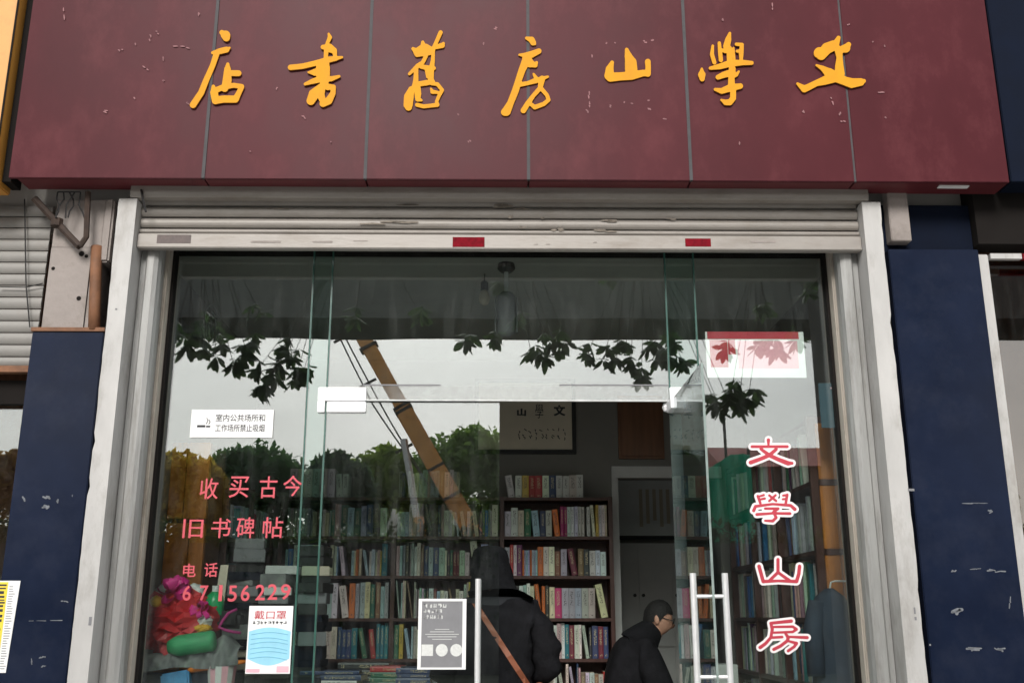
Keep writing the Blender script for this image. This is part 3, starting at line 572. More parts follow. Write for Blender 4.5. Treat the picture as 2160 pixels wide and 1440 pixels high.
# ================================================================== lettering and papers on the glass
YO, YI = -0.0075, 0.0075
winch = {
 'wen': (1560, 910, 6.857, [[(418, 120, 22), (418, 190, 12)], [(180, 215, 18), (420, 215, 16), (690, 215, 18)], [(310, 250, 18), (430, 340, 24), (560, 400, 26), (700, 455, 30), (760, 455, 18)], [(530, 255, 20), (430, 340, 24), (300, 395, 24), (160, 445, 26)]]),
 'xue': (1560, 910, 6.857, [[(265, 930, 16), (300, 1030, 16)], [(300, 930, 12), (350, 915, 14)], [(310, 975, 12), (365, 965, 14)], [(430, 920, 14), (530, 1000, 14)], [(520, 918, 14), (430, 1000, 14)], [(690, 910, 16), (670, 1030, 16)], [(630, 922, 12), (690, 915, 14)], [(625, 975, 12), (680, 970, 12)], [(205, 1140, 20), (230, 1078, 18), (480, 1045, 14), (740, 1065, 18), (800, 1120, 22)], [(370, 1110, 14), (560, 1112, 16), (490, 1160, 16), (530, 1240, 18), (480, 1290, 18), (370, 1285, 12)], [(250, 1195, 18), (480, 1178, 14), (730, 1182, 18)]]),
 'shan': (1570, 1160, 6.26, [[(195, 210, 20), (225, 320, 20), (250, 410, 20), (450, 402, 14), (690, 410, 20), (720, 310, 20), (730, 210, 20)], [(445, 120, 18), (445, 290, 18), (330, 400, 16)], [(445, 290, 16), (600, 400, 18)]]),
 'fang': (1570, 1160, 6.26, [[(620, 932, 20), (350, 960, 16), (370, 1040, 18), (350, 1150, 16), (280, 1230, 18), (210, 1280, 20)], [(370, 1010, 12), (640, 1005, 14), (690, 1040, 16), (640, 1075, 14), (380, 1085, 12)], [(370, 1150, 14), (500, 1142, 14)], [(545, 1095, 14), (580, 1150, 20), (570, 1190, 18), (480, 1260, 18), (390, 1305, 18)], [(600, 1140, 12), (830, 1150, 18)], [(580, 1195, 12), (690, 1225, 18), (660, 1270, 16), (580, 1325, 16)]]),
}
for i, (k, nm) in enumerate((('wen', 'topmost, two crossing strokes'), ('xue', 'second from the top, many short strokes'), ('shan', 'third from the top, three upright prongs'), ('fang', 'lowest of the vertical row'))):
    ox, oy, sc, st = winch[k]; cs = conv(st, ox, oy, sc)
    zc = at(ox + 60, oy + 60, 0)
    t_ = top('window_character', 'red white-edged character on the right pane, ' + nm, 'lettering', (zc.x, YO, zc.z), 'red characters on the right pane')
    b = MB(); stroke_solid(b, cs, YO, YO + 0.0015, 1.4, grow=5.2, ms=0); b.build('white_outline', 'whitefilm', t_)
    b = MB(); stroke_solid(b, cs, YO - 0.0012, YO - 0.0004, 1.2, ms=0, grow=0.5); b.build('red_stroke', 'redfilm', t_)
def pixel_text(name, label, glyphs, mat, y, bold=0.02, tilt=0):
    p = at(glyphs[0][1], glyphs[0][3], y); t_ = top(name, label, 'lettering', (p.x, y, p.z))
    for ch, x0, y0, x1, y1 in [(g[0], g[1], g[2], g[3] if len(g) > 4 else g[3], g[4]) if False else g for g in glyphs]:
        a = at(x0, y1, y); c = at(x1, y0, y); bb = MB(); text_mb(bb, ch, a.x, a.z, y, c.z - a.z, bold, 0, width=c.x - a.x); bb.build('character', mat, t_)
pixel_text('window_lettering', 'pink-red characters in the upper line on the left pane', [('收', 420, 1008, 462, 1052), ('买', 482, 1004, 526, 1049), ('古', 546, 1004, 586, 1050), ('今', 596, 1002, 638, 1046)], 'pinkfilm', YO, 0.006)
pixel_text('window_lettering', 'pink-red characters in the second line on the left pane', [('旧', 384, 1094, 430, 1134), ('书', 444, 1092, 488, 1134), ('碑', 497, 1090, 538, 1134), ('帖', 553, 1090, 598, 1134)], 'pinkfilm', YO, 0.006)
pixel_text('window_lettering', 'small faint pink characters above the telephone number', [('电', 385, 1188, 414, 1216), ('话', 430, 1186, 460, 1216)], 'pinkfilm', YO, 0.01)
dig = '67156229'; dx = [384, 418, 459, 476, 508, 542, 574, 588]
pixel_text('window_lettering', 'pink-red telephone number on the left pane', [('6', 384, 1234, 404, 1266), ('7', 420, 1234, 440, 1266), ('1', 460, 1233, 470, 1267), ('5', 480, 1234, 501, 1268), ('6', 507, 1233, 528, 1267), ('2', 538, 1232, 560, 1265), ('2', 564, 1231, 586, 1264), ('9', 591, 1231, 614, 1264)], 'pinkfilm', YO, 0.012)

# no-smoking notice
def paper_thing(name, label, cat, px0, py0, px1, py1, y, t=0.0012):
    a = at(px0, py1, y); c = at(px1, py0, y); t_ = top(name, label, cat, (a.x, y, a.z))
    bb = MB(); bb.box(a.x, c.x, y - t, y, a.z, c.z); return t_, a, c, bb
t_, a, c, b = paper_thing('smoking_notice', 'small white notice sticker with two lines of black print on the left pane', 'notice', 400, 864, 578, 922, YO)
b.build('sheet', 'paper', t_)
W, H = c.x - a.x, c.z - a.z; yy = YO - 0.0018
b = MB(); text_mb(b, '室内公共场所和', a.x + .30 * W, a.z + .57 * H, yy, H * .27, .01, width=W * .60); b.build('print', 'ink', t_)
b = MB(); text_mb(b, '工作场所禁止吸烟', a.x + .30 * W, a.z + .20 * H, yy, H * .27, .01, width=W * .60); b.build('print', 'ink', t_)
b = MB(); b.box(a.x + .08 * W, a.x + .18 * W, yy - .0003, yy, a.z + .36 * H, a.z + .44 * H); b.box(a.x + .19 * W, a.x + .24 * W, yy - .0003, yy, a.z + .36 * H, a.z + .42 * H)
b.tube([(a.x + .19 * W, yy, a.z + .48 * H), (a.x + .205 * W, yy, a.z + .6 * H), (a.x + .19 * W, yy, a.z + .7 * H)], 0.002, 5); b.tube([(a.x + .22 * W, yy, a.z + .47 * H), (a.x + .235 * W, yy, a.z + .56 * H), (a.x + .215 * W, yy, a.z + .64 * H)], 0.002, 5)
b.build('cigarette_symbol', 'ink', t_)

# blue mask poster
t_, a, c, b = paper_thing('mask_poster', 'pale blue poster with red heading and wavy pleats on the left pane', 'poster', 517, 1277, 619, 1420, YO)
b.build('sheet', 'paper', t_); W, H = c.x - a.x, c.z - a.z; yy = YO - 0.0018
b = MB(); text_mb(b, '戴口罩', a.x + .13 * W, a.z + .80 * H, yy, H * .13, .006, width=W * .72); b.build('heading', 'redfilm', t_)
def blocks(t_, x0, x1, z0, h_, n, mat, y, seed):
    rn_ = random.Random(seed); bb = MB(); w_ = (x1 - x0) / n      # print too small to read: short strokes per character cell
    for k in range(n):
        for q in range(4):
            if q % 2: zz_ = z0 + h_ * rn_.uniform(.05, .85); bb.box(x0 + w_ * (k + .08), x0 + w_ * (k + rn_.uniform(.6, .85)), y - .0002, y, zz_, zz_ + h_ * .16)
            else: xx_ = x0 + w_ * (k + rn_.uniform(.1, .7)); bb.box(xx_, xx_ + w_ * .16, y - .0005, y - .0003, z0 + h_ * rn_.uniform(0, .3), z0 + h_ * rn_.uniform(.7, 1))
    stuff(bb.build('fine_print', mat, t_))
blocks(t_, a.x + .10 * W, a.x + .88 * W, a.z + .725 * H, H * .05, 9, 'ink', yy, 1)
b = MB(); n = 14; vs_ = []
for i in range(n + 1):
    u = i / n; vs_.append((a.x + (.03 + .94 * u) * W, yy, a.z + (.62 + .06 * math.sin(math.pi * u)) * H))
for i in range(n + 1):
    u = i / n; vs_.append((a.x + (.03 + .94 * u) * W, yy, a.z + (.22 - .10 * math.sin(math.pi * u)) * H))
b.add(vs_, [(i, i + 1, n + 2 + i, n + 1 + i)[::-1] for i in range(n)]); b.build('mask_picture', 'blueprint', t_)
for k in range(6):
    b = MB(); zc = .57 - .07 * k
    b.tube([(a.x + (.08 + .84 * u / 8) * W, yy - .0006, a.z + (zc + .035 * math.sin(math.pi * u / 8) - (.02 if k % 2 else 0) * u / 8) * H) for u in range(9)], 0.0012, 4); b.build('pleat', 'blueline', t_)
b = MB(); b.box(a.x + .02 * W, a.x + .32 * W, yy - .0004, yy - .0002, a.z + .02 * H, a.z + .07 * H); b.build('pink_corner', 'pinkprint', t_)
b = MB(); b.box(a.x + .70 * W, a.x + .97 * W, yy - .0004, yy - .0002, a.z + .02 * H, a.z + .11 * H); b.build('pink_corner', 'pinkprint', t_)

# grey poster on the closed door
t_, a, c, b = paper_thing('grey_poster', 'grey printed poster with white border on the closed glass door', 'poster', 880, 1262, 984, 1411, YO)
b.build('sheet', 'paper', t_); W, H = c.x - a.x, c.z - a.z; yy = YO - 0.0016
b = MB(); b.box(a.x + .07 * W, a.x + .92 * W, yy - .0003, yy, a.z + .03 * H, a.z + .965 * H); b.build('grey_field', 'greyink', t_)
yy -= .0008
for k, (n_, zz_, w_) in enumerate(((5, .87, .50), (5, .79, .42), (6, .71, .42))): blocks(t_, a.x + .10 * W, a.x + (.10 + w_) * W, a.z + zz_ * H, H * .06, n_, 'lightprint', yy, 5 + k)
b = MB()
for k in range(5):
    zc = a.z + (.56 - .035 * k) * H; w_ = (.3, .5, .7, .6, .4)[k]
    b.box(a.x + (.5 - w_ / 2) * W, a.x + (.5 + w_ / 2) * W, yy - .0002, yy, zc, zc + .008 * H)
b.build('fine_print', 'lightprint', t_)
for k in range(3):
    b = MB(); cx = a.x + (.20 + .30 * k) * W; b.lathe([(.125 * W, -.0004), (.125 * W, 0)], (cx, yy, a.z + .27 * H), 16, axis='y')
    if k == 0: b = MB(); b.box(cx - .12 * W, cx + .12 * W, yy - .0004, yy, a.z + .19 * H, a.z + .35 * H)
    b.build('round_picture', 'lightprint', t_)

# red-headed paper on the right pane
t_, a, c, b = paper_thing('red_poster', 'white paper with red header hung high inside the right pane', 'poster', 1492, 700, 1694, 796, 0.012, 0.001)
b.build('sheet', 'paper', t_); W, H = c.x - a.x, c.z - a.z; yy = 0.0105
b = MB(); b.box(a.x + .02 * W, a.x + .95 * W, yy - .0005, yy, a.z + .84 * H, a.z + 1.0 * H); b.build('red_header', 'redfilm', t_)
b = MB(); b.box(a.x + .04 * W, a.x + .22 * W, yy - .0005, yy, a.z + .22 * H, a.z + .82 * H); b.box(a.x + .225 * W, a.x + .30 * W, yy - .0005, yy, a.z + .50 * H, a.z + .82 * H); b.build('red_block', 'redfilm', t_)
b = MB(); b.box(a.x + .32 * W, a.x + .93 * W, yy - .0005, yy, a.z + .20 * H, a.z + .80 * H); b.build('pink_field', 'pinkprint', t_)
# teal paper near the right jamb
t_, a, c, b = paper_thing('teal_poster', 'narrow teal poster with a pink stroke beside the right jamb', 'poster', 1733, 808, 1779, 902, 0.012)
b.build('sheet', 'poster_blue', t_)
b = MB(); p = at(1757, 815, 0.01); q = at(1763, 868, 0.01); b.box(p.x, q.x, 0.009, 0.0105, q.z, p.z); b.box(p.x - .015, q.x + .015, 0.009, 0.0105, p.z - .012, p.z - .004); b.build('pink_stroke', 'pinkprint', t_)
# yellow-black barred notice on the left pillar
t_, a, c, b = paper_thing('barred_notice', 'white paper with yellow and black bars on the left navy pillar', 'notice', -70, 1224, 50, 1418, -0.252)
b = MB(); W, H = c.x - a.x, c.z - a.z
v = [(a.x, -0.2525, a.z), (a.x + .85 * W, -0.2525, a.z), (a.x + .93 * W, -0.2525, c.z), (a.x, -0.2525, c.z)]; v2 = [(x, -0.251, z) for x, y, z in v]
b.add(v + v2, [(0, 1, 2, 3), (1, 5, 6, 2), (3, 2, 6, 7), (0, 4, 5, 1)]); b.build('sheet', 'paper', t_)
b = MB(); b.box(a.x + .45 * W, a.x + .665 * W, -0.2532, -0.2526, a.z + .01 * H, a.z + .985 * H); b.build('yellow_strip', 'yellowprint', t_)
rn = random.Random(4); z = .03
while z < .95:
    h_ = rn.uniform(.012, .032); b = MB(); b.box(a.x + .46 * W, a.x + rn.uniform(.58, .655) * W, -0.2538, -0.2533, a.z + z * H, a.z + (z + h_) * H); b.build('black_bar', 'ink', t_); z += h_ + rn.uniform(.012, .035)
b = MB()
for k in range(34): b.box(a.x + .70 * W, a.x + rn.uniform(.78, .84) * W, -0.253, -0.2526, a.z + (.04 + .027 * k) * H, a.z + (.048 + .027 * k) * H)
b.build('fine_print', 'greyink', t_)

# ================================================================== neighbour shop fronts
nl = top('neighbour_shopfront', 'part-lowered corrugated shutter and glass of the shop left of the navy pillar', 'shopfront', (-3.2, 0, 0.13))
z = 2.70; k = 0
while z < 3.55:
    h_ = 0.062 if k else 0.05; slat(z, z + h_ - 0.006, -0.16, (-4.9, -2.315), par=nl, mat='slat2', bulge=0.005); z += h_; k += 1
b = MB(); b.box(-4.9, -2.315, -0.18, -0.13, 2.665, 2.697); b.build('rusty_bar', 'copper', nl)
b = MB(); b.box(-4.9, -2.31, -0.10, -0.06, 2.52, 2.64); b.build('header', 'dark_gap', nl)
b = MB(); b.box(-2.345, -2.312, -0.13, -0.05, 0.13, 2.60); b.build('frame', 'white_trim', nl)
pane(nl, -4.9, -2.35, 0.14, 2.55, y=-0.03)
b = MB(); b.tube([at(52, 420, -0.19), at(55, 600, -0.19), at(63, 690, -0.19)], 0.0035, 5); b.tube([at(0, 605, -0.185), at(54, 606, -0.185), at(90, 598, -0.185)], 0.003, 5); b.build('hanging_wire', 'black', nl)
b = MB(); b.box(-5.0, -2.31, 2.0, 2.05, 0.13, 3.4); b.box(-5.0, -4.95, 0, 2.0, .13, 3.4); b.box(-5, -2.31, 0, 2.0, 3.36, 3.4); b.box(-5, -2.31, 0, 2.0, .1, .13); b.build('back_room', 'bwood', nl)
nr = top('neighbour_shopfront', 'white-framed brown tinted window of the shop right of the navy pillar', 'shopfront', (3.4, 0, 0.13))
b = MB(); b.box(2.432, 2.487, -0.22, -0.05, 0.13, 3.285); b.build('frame', 'white_trim', nr, bevel=0.004)
b = MB(); p = at(2082, 541, -0.2); b.box(2.5, 2.66, -0.22, -0.19, 3.262, 3.29); b.build('light_strip', 'white_trim', nr)
b = MB(); b.box(2.665, 2.9, -0.22, -0.19, 3.262, 3.29); b.build('red_strip', 'redtape', nr)
pane(nr, 2.488, 4.9, 0.14, 3.30, y=-0.08, mat='pane_brown')
b = MB(); b.box(2.44, 5.0, 2.0, 2.05, 0.13, 3.4); b.box(4.95, 5.0, 0, 2.0, .13, 3.4); b.box(2.44, 5, -.02, 2.0, 3.36, 3.4); b.box(2.44, 5, 0, 2.0, .1, .13); b.build('back_room', 'bwood', nr)
# ================================================================== the room
b = MB(); b.box(-1.85, 1.85, 0.10, 3.9, 0.0, 0.15); struct(b.build('floor', 'floor'))
b = MB(); b.box(-1.85, 1.85, 0.125, 3.9, 3.40, 3.52); struct(b.build('ceiling', 'ceiling'))
b = MB(); b.box(-2.28, -1.85, 0.092, 3.9, 0.0, 3.54); struct(b.build('wall_left', 'roomwall'))
b = MB(); b.box(1.85, 2.41, 0.092, 3.9, 0.0, 3.54); struct(b.build('wall_right', 'roomwall'))
dx0, dx1, dzt = 0.86, 1.62, at(1340, 1008, 2.5).z
b = MB(); b.box(-1.85, dx0, 2.5, 2.62, 0.15, 3.40); b.box(dx0, dx1, 2.5, 2.62, dzt, 3.40); b.box(dx1, 1.85, 2.5, 2.62, 0.15, 3.40)
struct(b.build('wall_back', 'roomwall'))
b = MB(); b.box(-1.85, 1.85, 3.8, 3.9, 0.15, 3.4); struct(b.build('wall_rear', 'roomwall'))
b = MB(); b.box(dx0 - 0.03, dx1 + 0.03, 2.47, 2.4985, dzt, dzt + 0.085); b.box(dx0 - 0.03, dx0, 2.47, 2.4985, 0.15, dzt); b.box(dx0 + 0.001, dx0 + 0.02, 2.5, 2.62, .15, dzt)
o = b.build('door_frame', 'whitedoor', origin=(dx0, 2.48, 0.15)); tag(o, 'whitish door frame to the rear room behind the seated person', 'door frame')

def framed(name, label, px0, py0, px1, py1, y, fr='black', fw=0.03, inner='cream'):
    a = at(px0, py1, y); c = at(px1, py0, y); t_ = top(name, label, 'picture', (a.x, y, a.z))
    bb = MB(); bb.box(a.x, c.x, y - .025, y, a.z, a.z + fw); bb.box(a.x, c.x, y - .025, y, c.z - fw, c.z); bb.box(a.x, a.x + fw, y - .025, y, a.z + fw, c.z - fw); bb.box(c.x - fw, c.x, y - .025, y, a.z + fw, c.z - fw)
    bb.build('frame', fr, t_); bb = MB(); bb.box(a.x + fw, c.x - fw, y - .012, y - .002, a.z + fw, c.z - fw); bb.build('sheet', inner, t_)
    return t_, a, c
t_, a, c = framed('framed_calligraphy', 'black-framed calligraphy on the wall above the back bookcase', 1000, 800, 1213, 957, 2.498)
W, H = c.x - a.x, c.z - a.z; b = MB()
text_mb(b, '山', a.x + .42 * W, a.z + .50 * H, 2.484, H * .10, .05, width=W * .09); text_mb(b, '學', a.x + .60 * W, a.z + .47 * H, 2.484, H * .19, .0, width=W * .08); text_mb(b, '文', a.x + .78 * W, a.z + .50 * H, 2.484, H * .15, .05, width=W * .12)
rw = random.Random(6)
for k in range(9):
    for q in range(3):
        px = 1095 + 12 * k + rw.uniform(-3, 3); py = 908 + 8 * q + rw.uniform(-3, 3); stroke_solid(b, [[(px - rw.uniform(0, 4), py - rw.uniform(0, 4), .8), (px, py, 1.0), (px + rw.uniform(-2, 4), py + rw.uniform(0, 5), .6)]], 2.4845, 2.4855, 1.2, 0, 0, 0)
stuff(b.build('brush_writing', 'ink', t_))
t_, a, c = framed('framed_picture', 'dark-framed faded picture on the rear room wall above the seated person', 1296, 1006, 1470, 1137, 3.798, 'black', 0.03, 'paper')
b = MB(); W, H = c.x - a.x, c.z - a.z
for k in range(7): b.box(a.x + (.3 + .08 * k) * W, a.x + (.34 + .08 * k) * W, 3.784, 3.7855, a.z + (.2 + .05 * (k % 3)) * H, a.z + .8 * H)
stuff(b.build('faint_writing', 'cream', t_))
a = at(1305, 968, 2.498); c = at(1396, 835, 2.498); t_ = top('wood_board', 'brown wooden board on the wall above the rear doorway', 'board', (a.x, 2.49, a.z))
b = MB(); b.box(a.x, c.x, 2.475, 2.4985, a.z, c.z); b.build('board', 'bwood', t_); b = MB(); b.box(a.x + .02, c.x - .02, 2.468, 2.4745, a.z + .02, c.z - .02); b.build('panel', 'bwood', t_, bevel=.004)
# white cupboards in the rear room
t_ = top('white_cupboard', 'white panelled cupboard in the rear room behind the seated person', 'cupboard', (1.2, 3.6, .15))
zc_ = at(1350, 1145, 3.5).z
b = MB(); b.box(.86, 1.7, 3.5, 3.79, .15, zc_); b.build('carcass', 'whitedoor', t_)
for k in range(3):
    for (z0, z1) in ((.2, 1.25), (1.27, zc_ - .02)):
        x0 = .87 + .275 * k; b = MB(); b.box(x0, x0 + .262, 3.482, 3.499, z0, z1); cdr = b.build('cupboard_door', 'whitedoor', t_, bevel=.003)
        b = MB(); b.lathe([(.014, 0), (.014, .02)], (x0 + (.03 if k else .235), 3.462, (z0 + z1) / 2), 8, axis='y'); b.build('knob', 'black', cdr)

# ceiling fittings
t_ = top('hanging_fitting', 'dark metal fitting hanging from the shop ceiling near the glass', 'fitting', (at(1068, 540, .28).x, .28, 3.4))
x = t_.location.x
b = MB(); b.lathe([(.03, -.05), (.05, -.03), (.045, -.001)], (x, .28, 3.4), 12); b.build('mount', 'black', t_)
b = MB(); b.tube([(x, .28, 3.36), (x, .28, 3.22)], .012, 8); b.build('rod', 'steel', t_)
b = MB(); b.lathe([(.02, -.42), (.05, -.40), (.055, -.30), (.05, -.19), (.03, -.17)], (x, .28, 3.4), 14); b.build('housing', 'greyink', t_, smooth=True)
for s in (-1, 1):
    b = MB(); b.box(x + s * .055, x + s * .062, .26, .30, 3.0, 3.2); b.build('side_arm', 'greyink', t_)
x = at(1022, 600, .45).x; z0 = at(1022, 600, .45).z
t_ = top('pendant_lamp', 'unlit bulb hanging on a cord from the shop ceiling', 'lamp', (x, .45, 3.4))
b = MB(); b.tube([(x, .45, 3.399), (x, .45, z0)], .004, 5); b.build('cord', 'black', t_)
b = MB(); b.lathe([(.022, -.035), (.022, .01), (.012, .02)], (x, .45, z0), 12); b.build('holder', 'black', t_)
b = MB(); b.lathe([(.004, -.125), (.022, -.115), (.032, -.09), (.028, -.06), (.018, -.036)], (x, .45, z0), 14); b.build('bulb', 'cream', t_, smooth=True)
p = at(415, 690, .5); t_ = top('wall_fan', 'grey wall fan high on the left wall inside the shop', 'fan', (-1.85, .55, p.z))
b = MB(); b.box(-1.849, -1.82, .5, .6, p.z - .1, p.z + .05); b.tube([(-1.82, .55, p.z), (-1.70, .55, p.z)], .02, 8); b.build('bracket', 'greyink', t_)
b = MB(); b.lathe([(.05, 0), (.06, .06), (.03, .10)], (-1.76, .55, p.z), 12, axis='x'); b.build('motor', 'greyink', t_)
for r in (.05, .10, .145):
    b = MB(); n = 20; b.tube([(-1.66, .55 + r * math.cos(2 * math.pi * k / n), p.z + r * math.sin(2 * math.pi * k / n)) for k in range(n + 1)], .004, 5, cap=False); b.build('guard_ring', 'rail', t_)
for k in range(3):
    an = 2.1 * k + .3; u = Vector((0, math.cos(an), math.sin(an))); v_ = Vector((.25, -math.sin(an), math.cos(an))).normalized()
    b = MB(); c0 = Vector((-1.68, .55, p.z)); b.add([c0, c0 + .05 * u + .04 * v_, c0 + .13 * u + .05 * v_, c0 + .13 * u - .03 * v_, c0 + .05 * u - .02 * v_], [(0, 1, 2, 3, 4)]); b.build('blade', 'rail', t_)

# ================================================================== bookcases
ZB = [2.32, 2.045, 1.773, 1.485, 1.215, .93, .65, .37, .17]
YB0, YB1 = 2.25, 2.46
bays = [(-1.52, -.765), (-.735, .0), (.03, .775)]
bc = top('back_bookcase', 'dark red wooden bookcase full of books against the back wall', 'bookcase', (-.37, 2.35, .15))
for x in (-1.55, -.75, .015, .79): b = MB(); b.box(x - .0145, x + .0145, YB0 - .012, YB1, .15, 2.332); b.build('upright', 'dwood', bc, bevel=.002)
for (x0, x1) in bays:
    for z in ZB: b = MB(); b.box(x0 - .0005, x1 + .0005, YB0 - .01, YB1 - .002, z - .016, z + .006); b.build('shelf', 'dwood', bc, bevel=.002)
b = MB(); b.box(-1.56, .80, YB1 + .001, YB1 + .012, .15, 2.33); b.build('back_panel', 'dwood', bc)
ZR = [2.52, 2.19, 1.83, 1.49, 1.15, .80, .45, .17]
rc = top('wall_bookcase', 'wooden bookcase full of books along the right wall', 'bookcase', (1.75, 1.35, .15))
RX = 1.655
for y in (.30, 1.02, 1.66, 2.3): b = MB(); b.box(RX - .01, 1.835, y - .016, y + .016, .15, 2.54); b.build('upright', 'dwood', rc, bevel=.002)
for (y0, y1) in ((.316, 1.004), (1.036, 1.644), (1.676, 2.284)):
    for z in ZR: b = MB(); b.box(RX - .006, 1.832, y0, y1, z - .018, z + .006); b.build('shelf', 'dwood', rc, bevel=.002)
b = MB(); b.box(1.836, 1.848, .285, 2.316, .15, 2.54); b.build('back_panel', 'dwood', rc)
oc = top('orange_cabinet', 'orange-brown wooden shelf unit with bare back panels beside the right jamb', 'cabinet', (1.75, .3, .15))
for (z0, z1) in ((1.84, 2.17), (1.50, 1.81), (1.16, 1.47), (.81, 1.13), (.16, .78), (2.2, 2.5)):
    b = MB(); b.box(1.685, 1.765, .262, .280, z0, z1); b.build('end_board', 'owood', oc, bevel=.003)
    b = MB(); b.box(1.768, 1.846, .258, .280, z0, z1); b.build('end_board', 'owood', oc, bevel=.003)
for z in (2.185, 1.825, 1.485, 1.145, .795): b = MB(); b.box(1.685, 1.846, .252, .280, z - .014, z + .014); b.build('cross_rail', 'dwood', oc)
ol = top('brown_cabinet', 'tall orange-brown wooden cabinet behind the left pane', 'cabinet', (-1.7, .5, .15))
zs = at(400, 1098, .62).z; xe = at(432, 1100, .62).x
for (x0, x1, z0, z1, mt) in ((-1.845, xe - .13, zs + .012, 2.45, 'owood'), (xe - .125, xe, zs + .012, 2.45, 'owood'), (-1.845, xe - .085, .15, zs - .012, 'owood'), (xe - .08, xe, .15, zs - .012, 'owood')):
    b = MB(); b.box(x0, x1, .62, .66, z0, z1); b.build('door_panel', mt, ol, bevel=.004)
b = MB(); b.box(-1.845, xe, .665, .95, .15, 2.45); b.build('carcass', 'bwood', ol); b = MB(); b.box(-1.845, xe + .005, .63, .664, zs - .011, zs + .011); b.build('rail', 'dwood', ol)
lc = top('left_bookcase', 'dark bookcase on the left wall behind the brown cabinet', 'bookcase', (-1.75, 1.6, .15))
for y in (1.0, 1.6, 2.22): b = MB(); b.box(-1.845, -1.60, y - .015, y + .015, .15, 2.3); b.build('upright', 'dwood', lc)
for (y0, y1) in ((1.016, 1.584), (1.616, 2.204)):
    for z in (2.28, 1.95, 1.62, 1.29, .96, .62, .3): b = MB(); b.box(-1.84, -1.60, y0, y1, z - .016, z + .006); b.build('shelf', 'dwood', lc)

# ================================================================== books
PAL = [('off-white', (.54, .53, .50), 30), ('cream', (.47, .43, .34), 16), ('grey', (.30, .31, .31), 14), ('pale green', (.32, .40, .35), 8), ('pale blue', (.32, .41, .48), 9), ('dusty pink', (.44, .30, .29), 5), ('maroon', (.13, .02, .03), 4),
       ('orange', (.55, .14, .03), 1.5), ('red', (.38, .03, .03), 2.5), ('navy', (.03, .05, .12), 5), ('teal', (.02, .16, .20), 3), ('dark green', (.03, .12, .07), 4), ('brown', (.17, .10, .06), 5), ('yellow', (.55, .38, .07), 1.5), ('black', (.03, .03, .03), 6), ('purple', (.10, .03, .10), 1.5), ('blue', (.04, .14, .33), 2), ('magenta', (.36, .03, .14), .5)]
PW = [p[2] for p in PAL]
def book_material(name):
    m, t, bs = new_mat(name); N = t.nodes.new; K = t.links.new
    at_ = N('ShaderNodeAttribute'); at_.attribute_name = 'tint'
    uv = N('ShaderNodeUVMap'); uv.uv_map = 'spine'
    sp = N('ShaderNodeSeparateXYZ'); K(uv.outputs[0], sp.inputs[0])
    # title: glyph-like flecks running down the middle of the spine
    mp = N('ShaderNodeMapping'); mp.inputs['Scale'].default_value = (4, 26, 1); K(uv.outputs[0], mp.inputs[0])
    n = N('ShaderNodeTexNoise'); n.inputs['Scale'].default_value = 1.6; n.inputs['Detail'].default_value = 3; K(mp.outputs[0], n.inputs['Vector'])
    g = N('ShaderNodeMath'); g.operation = 'GREATER_THAN'; g.inputs[1].default_value = .53; K(n.outputs[0], g.inputs[0])
    def band(sock, lo, hi):
        a_ = N('ShaderNodeMath'); a_.operation = 'GREATER_THAN'; a_.inputs[1].default_value = lo; K(sock, a_.inputs[0])
        c_ = N('ShaderNodeMath'); c_.operation = 'LESS_THAN'; c_.inputs[1].default_value = hi; K(sock, c_.inputs[0])
        d_ = N('ShaderNodeMath'); d_.operation = 'MULTIPLY'; K(a_.outputs[0], d_.inputs[0]); K(c_.outputs[0], d_.inputs[1]); return d_.outputs[0]
    fr = N('ShaderNodeMath'); fr.operation = 'FRACT'; K(sp.outputs[0], fr.inputs[0])
    f2 = N('ShaderNodeMath'); f2.operation = 'FRACT'; K(sp.outputs[1], f2.inputs[0])
    bx = band(fr.outputs[0], .28, .72); by = band(f2.outputs[0], .42, .90); by2 = band(f2.outputs[0], .07, .13)
    ad = N('ShaderNodeMath'); ad.operation = 'ADD'; K(by, ad.inputs[0]); K(by2, ad.inputs[1])
    m1 = N('ShaderNodeMath'); m1.operation = 'MULTIPLY'; K(bx, m1.inputs[0]); K(ad.outputs[0], m1.inputs[1])
    m2 = N('ShaderNodeMath'); m2.operation = 'MULTIPLY'; K(m1.outputs[0], m2.inputs[0]); K(g.outputs[0], m2.inputs[1])
    # ink is dark on light covers, light on dark ones
    bw = N('ShaderNodeRGBToBW'); K(at_.outputs['Color'], bw.inputs[0])
    gt = N('ShaderNodeMath'); gt.operation = 'LESS_THAN'; gt.inputs[1].default_value = .18; K(bw.outputs[0], gt.inputs[0])
    ink = N('ShaderNodeMix'); ink.data_type = 'RGBA'; K(gt.outputs[0], ink.inputs[0]); ink.inputs[6].default_value = (.06, .05, .05, 1); ink.inputs[7].default_value = (.5, .42, .25, 1)
    wn = N('ShaderNodeTexNoise'); wn.inputs['Scale'].default_value = 18; wn.inputs['Detail'].default_value = 6
    tc = N('ShaderNodeTexCoord'); K(tc.outputs['Object'], wn.inputs['Vector'])
    mr = N('ShaderNodeMapRange'); mr.inputs['To Min'].default_value = .72; mr.inputs['To Max'].default_value = 1.2; K(wn.outputs[0], mr.inputs[0])
    sc_ = N('ShaderNodeVectorMath'); sc_.operation = 'SCALE'; K(at_.outputs['Color'], sc_.inputs[0]); K(mr.outputs[0], sc_.inputs['Scale'])
    mx_ = N('ShaderNodeMix'); mx_.data_type = 'RGBA'; K(m2.outputs[0], mx_.inputs[0]); K(sc_.outputs[0], mx_.inputs[6]); K(ink.outputs[2], mx_.inputs[7])
    K(mx_.outputs[2], bs.inputs['Base Color']); bs.inputs['Roughness'].default_value = .45
    return m
M['book'] = book_material('book_cover'); M['pages'] = pmat('book_pages', (.55, .48, .36), .9, var=.12, scale=40)
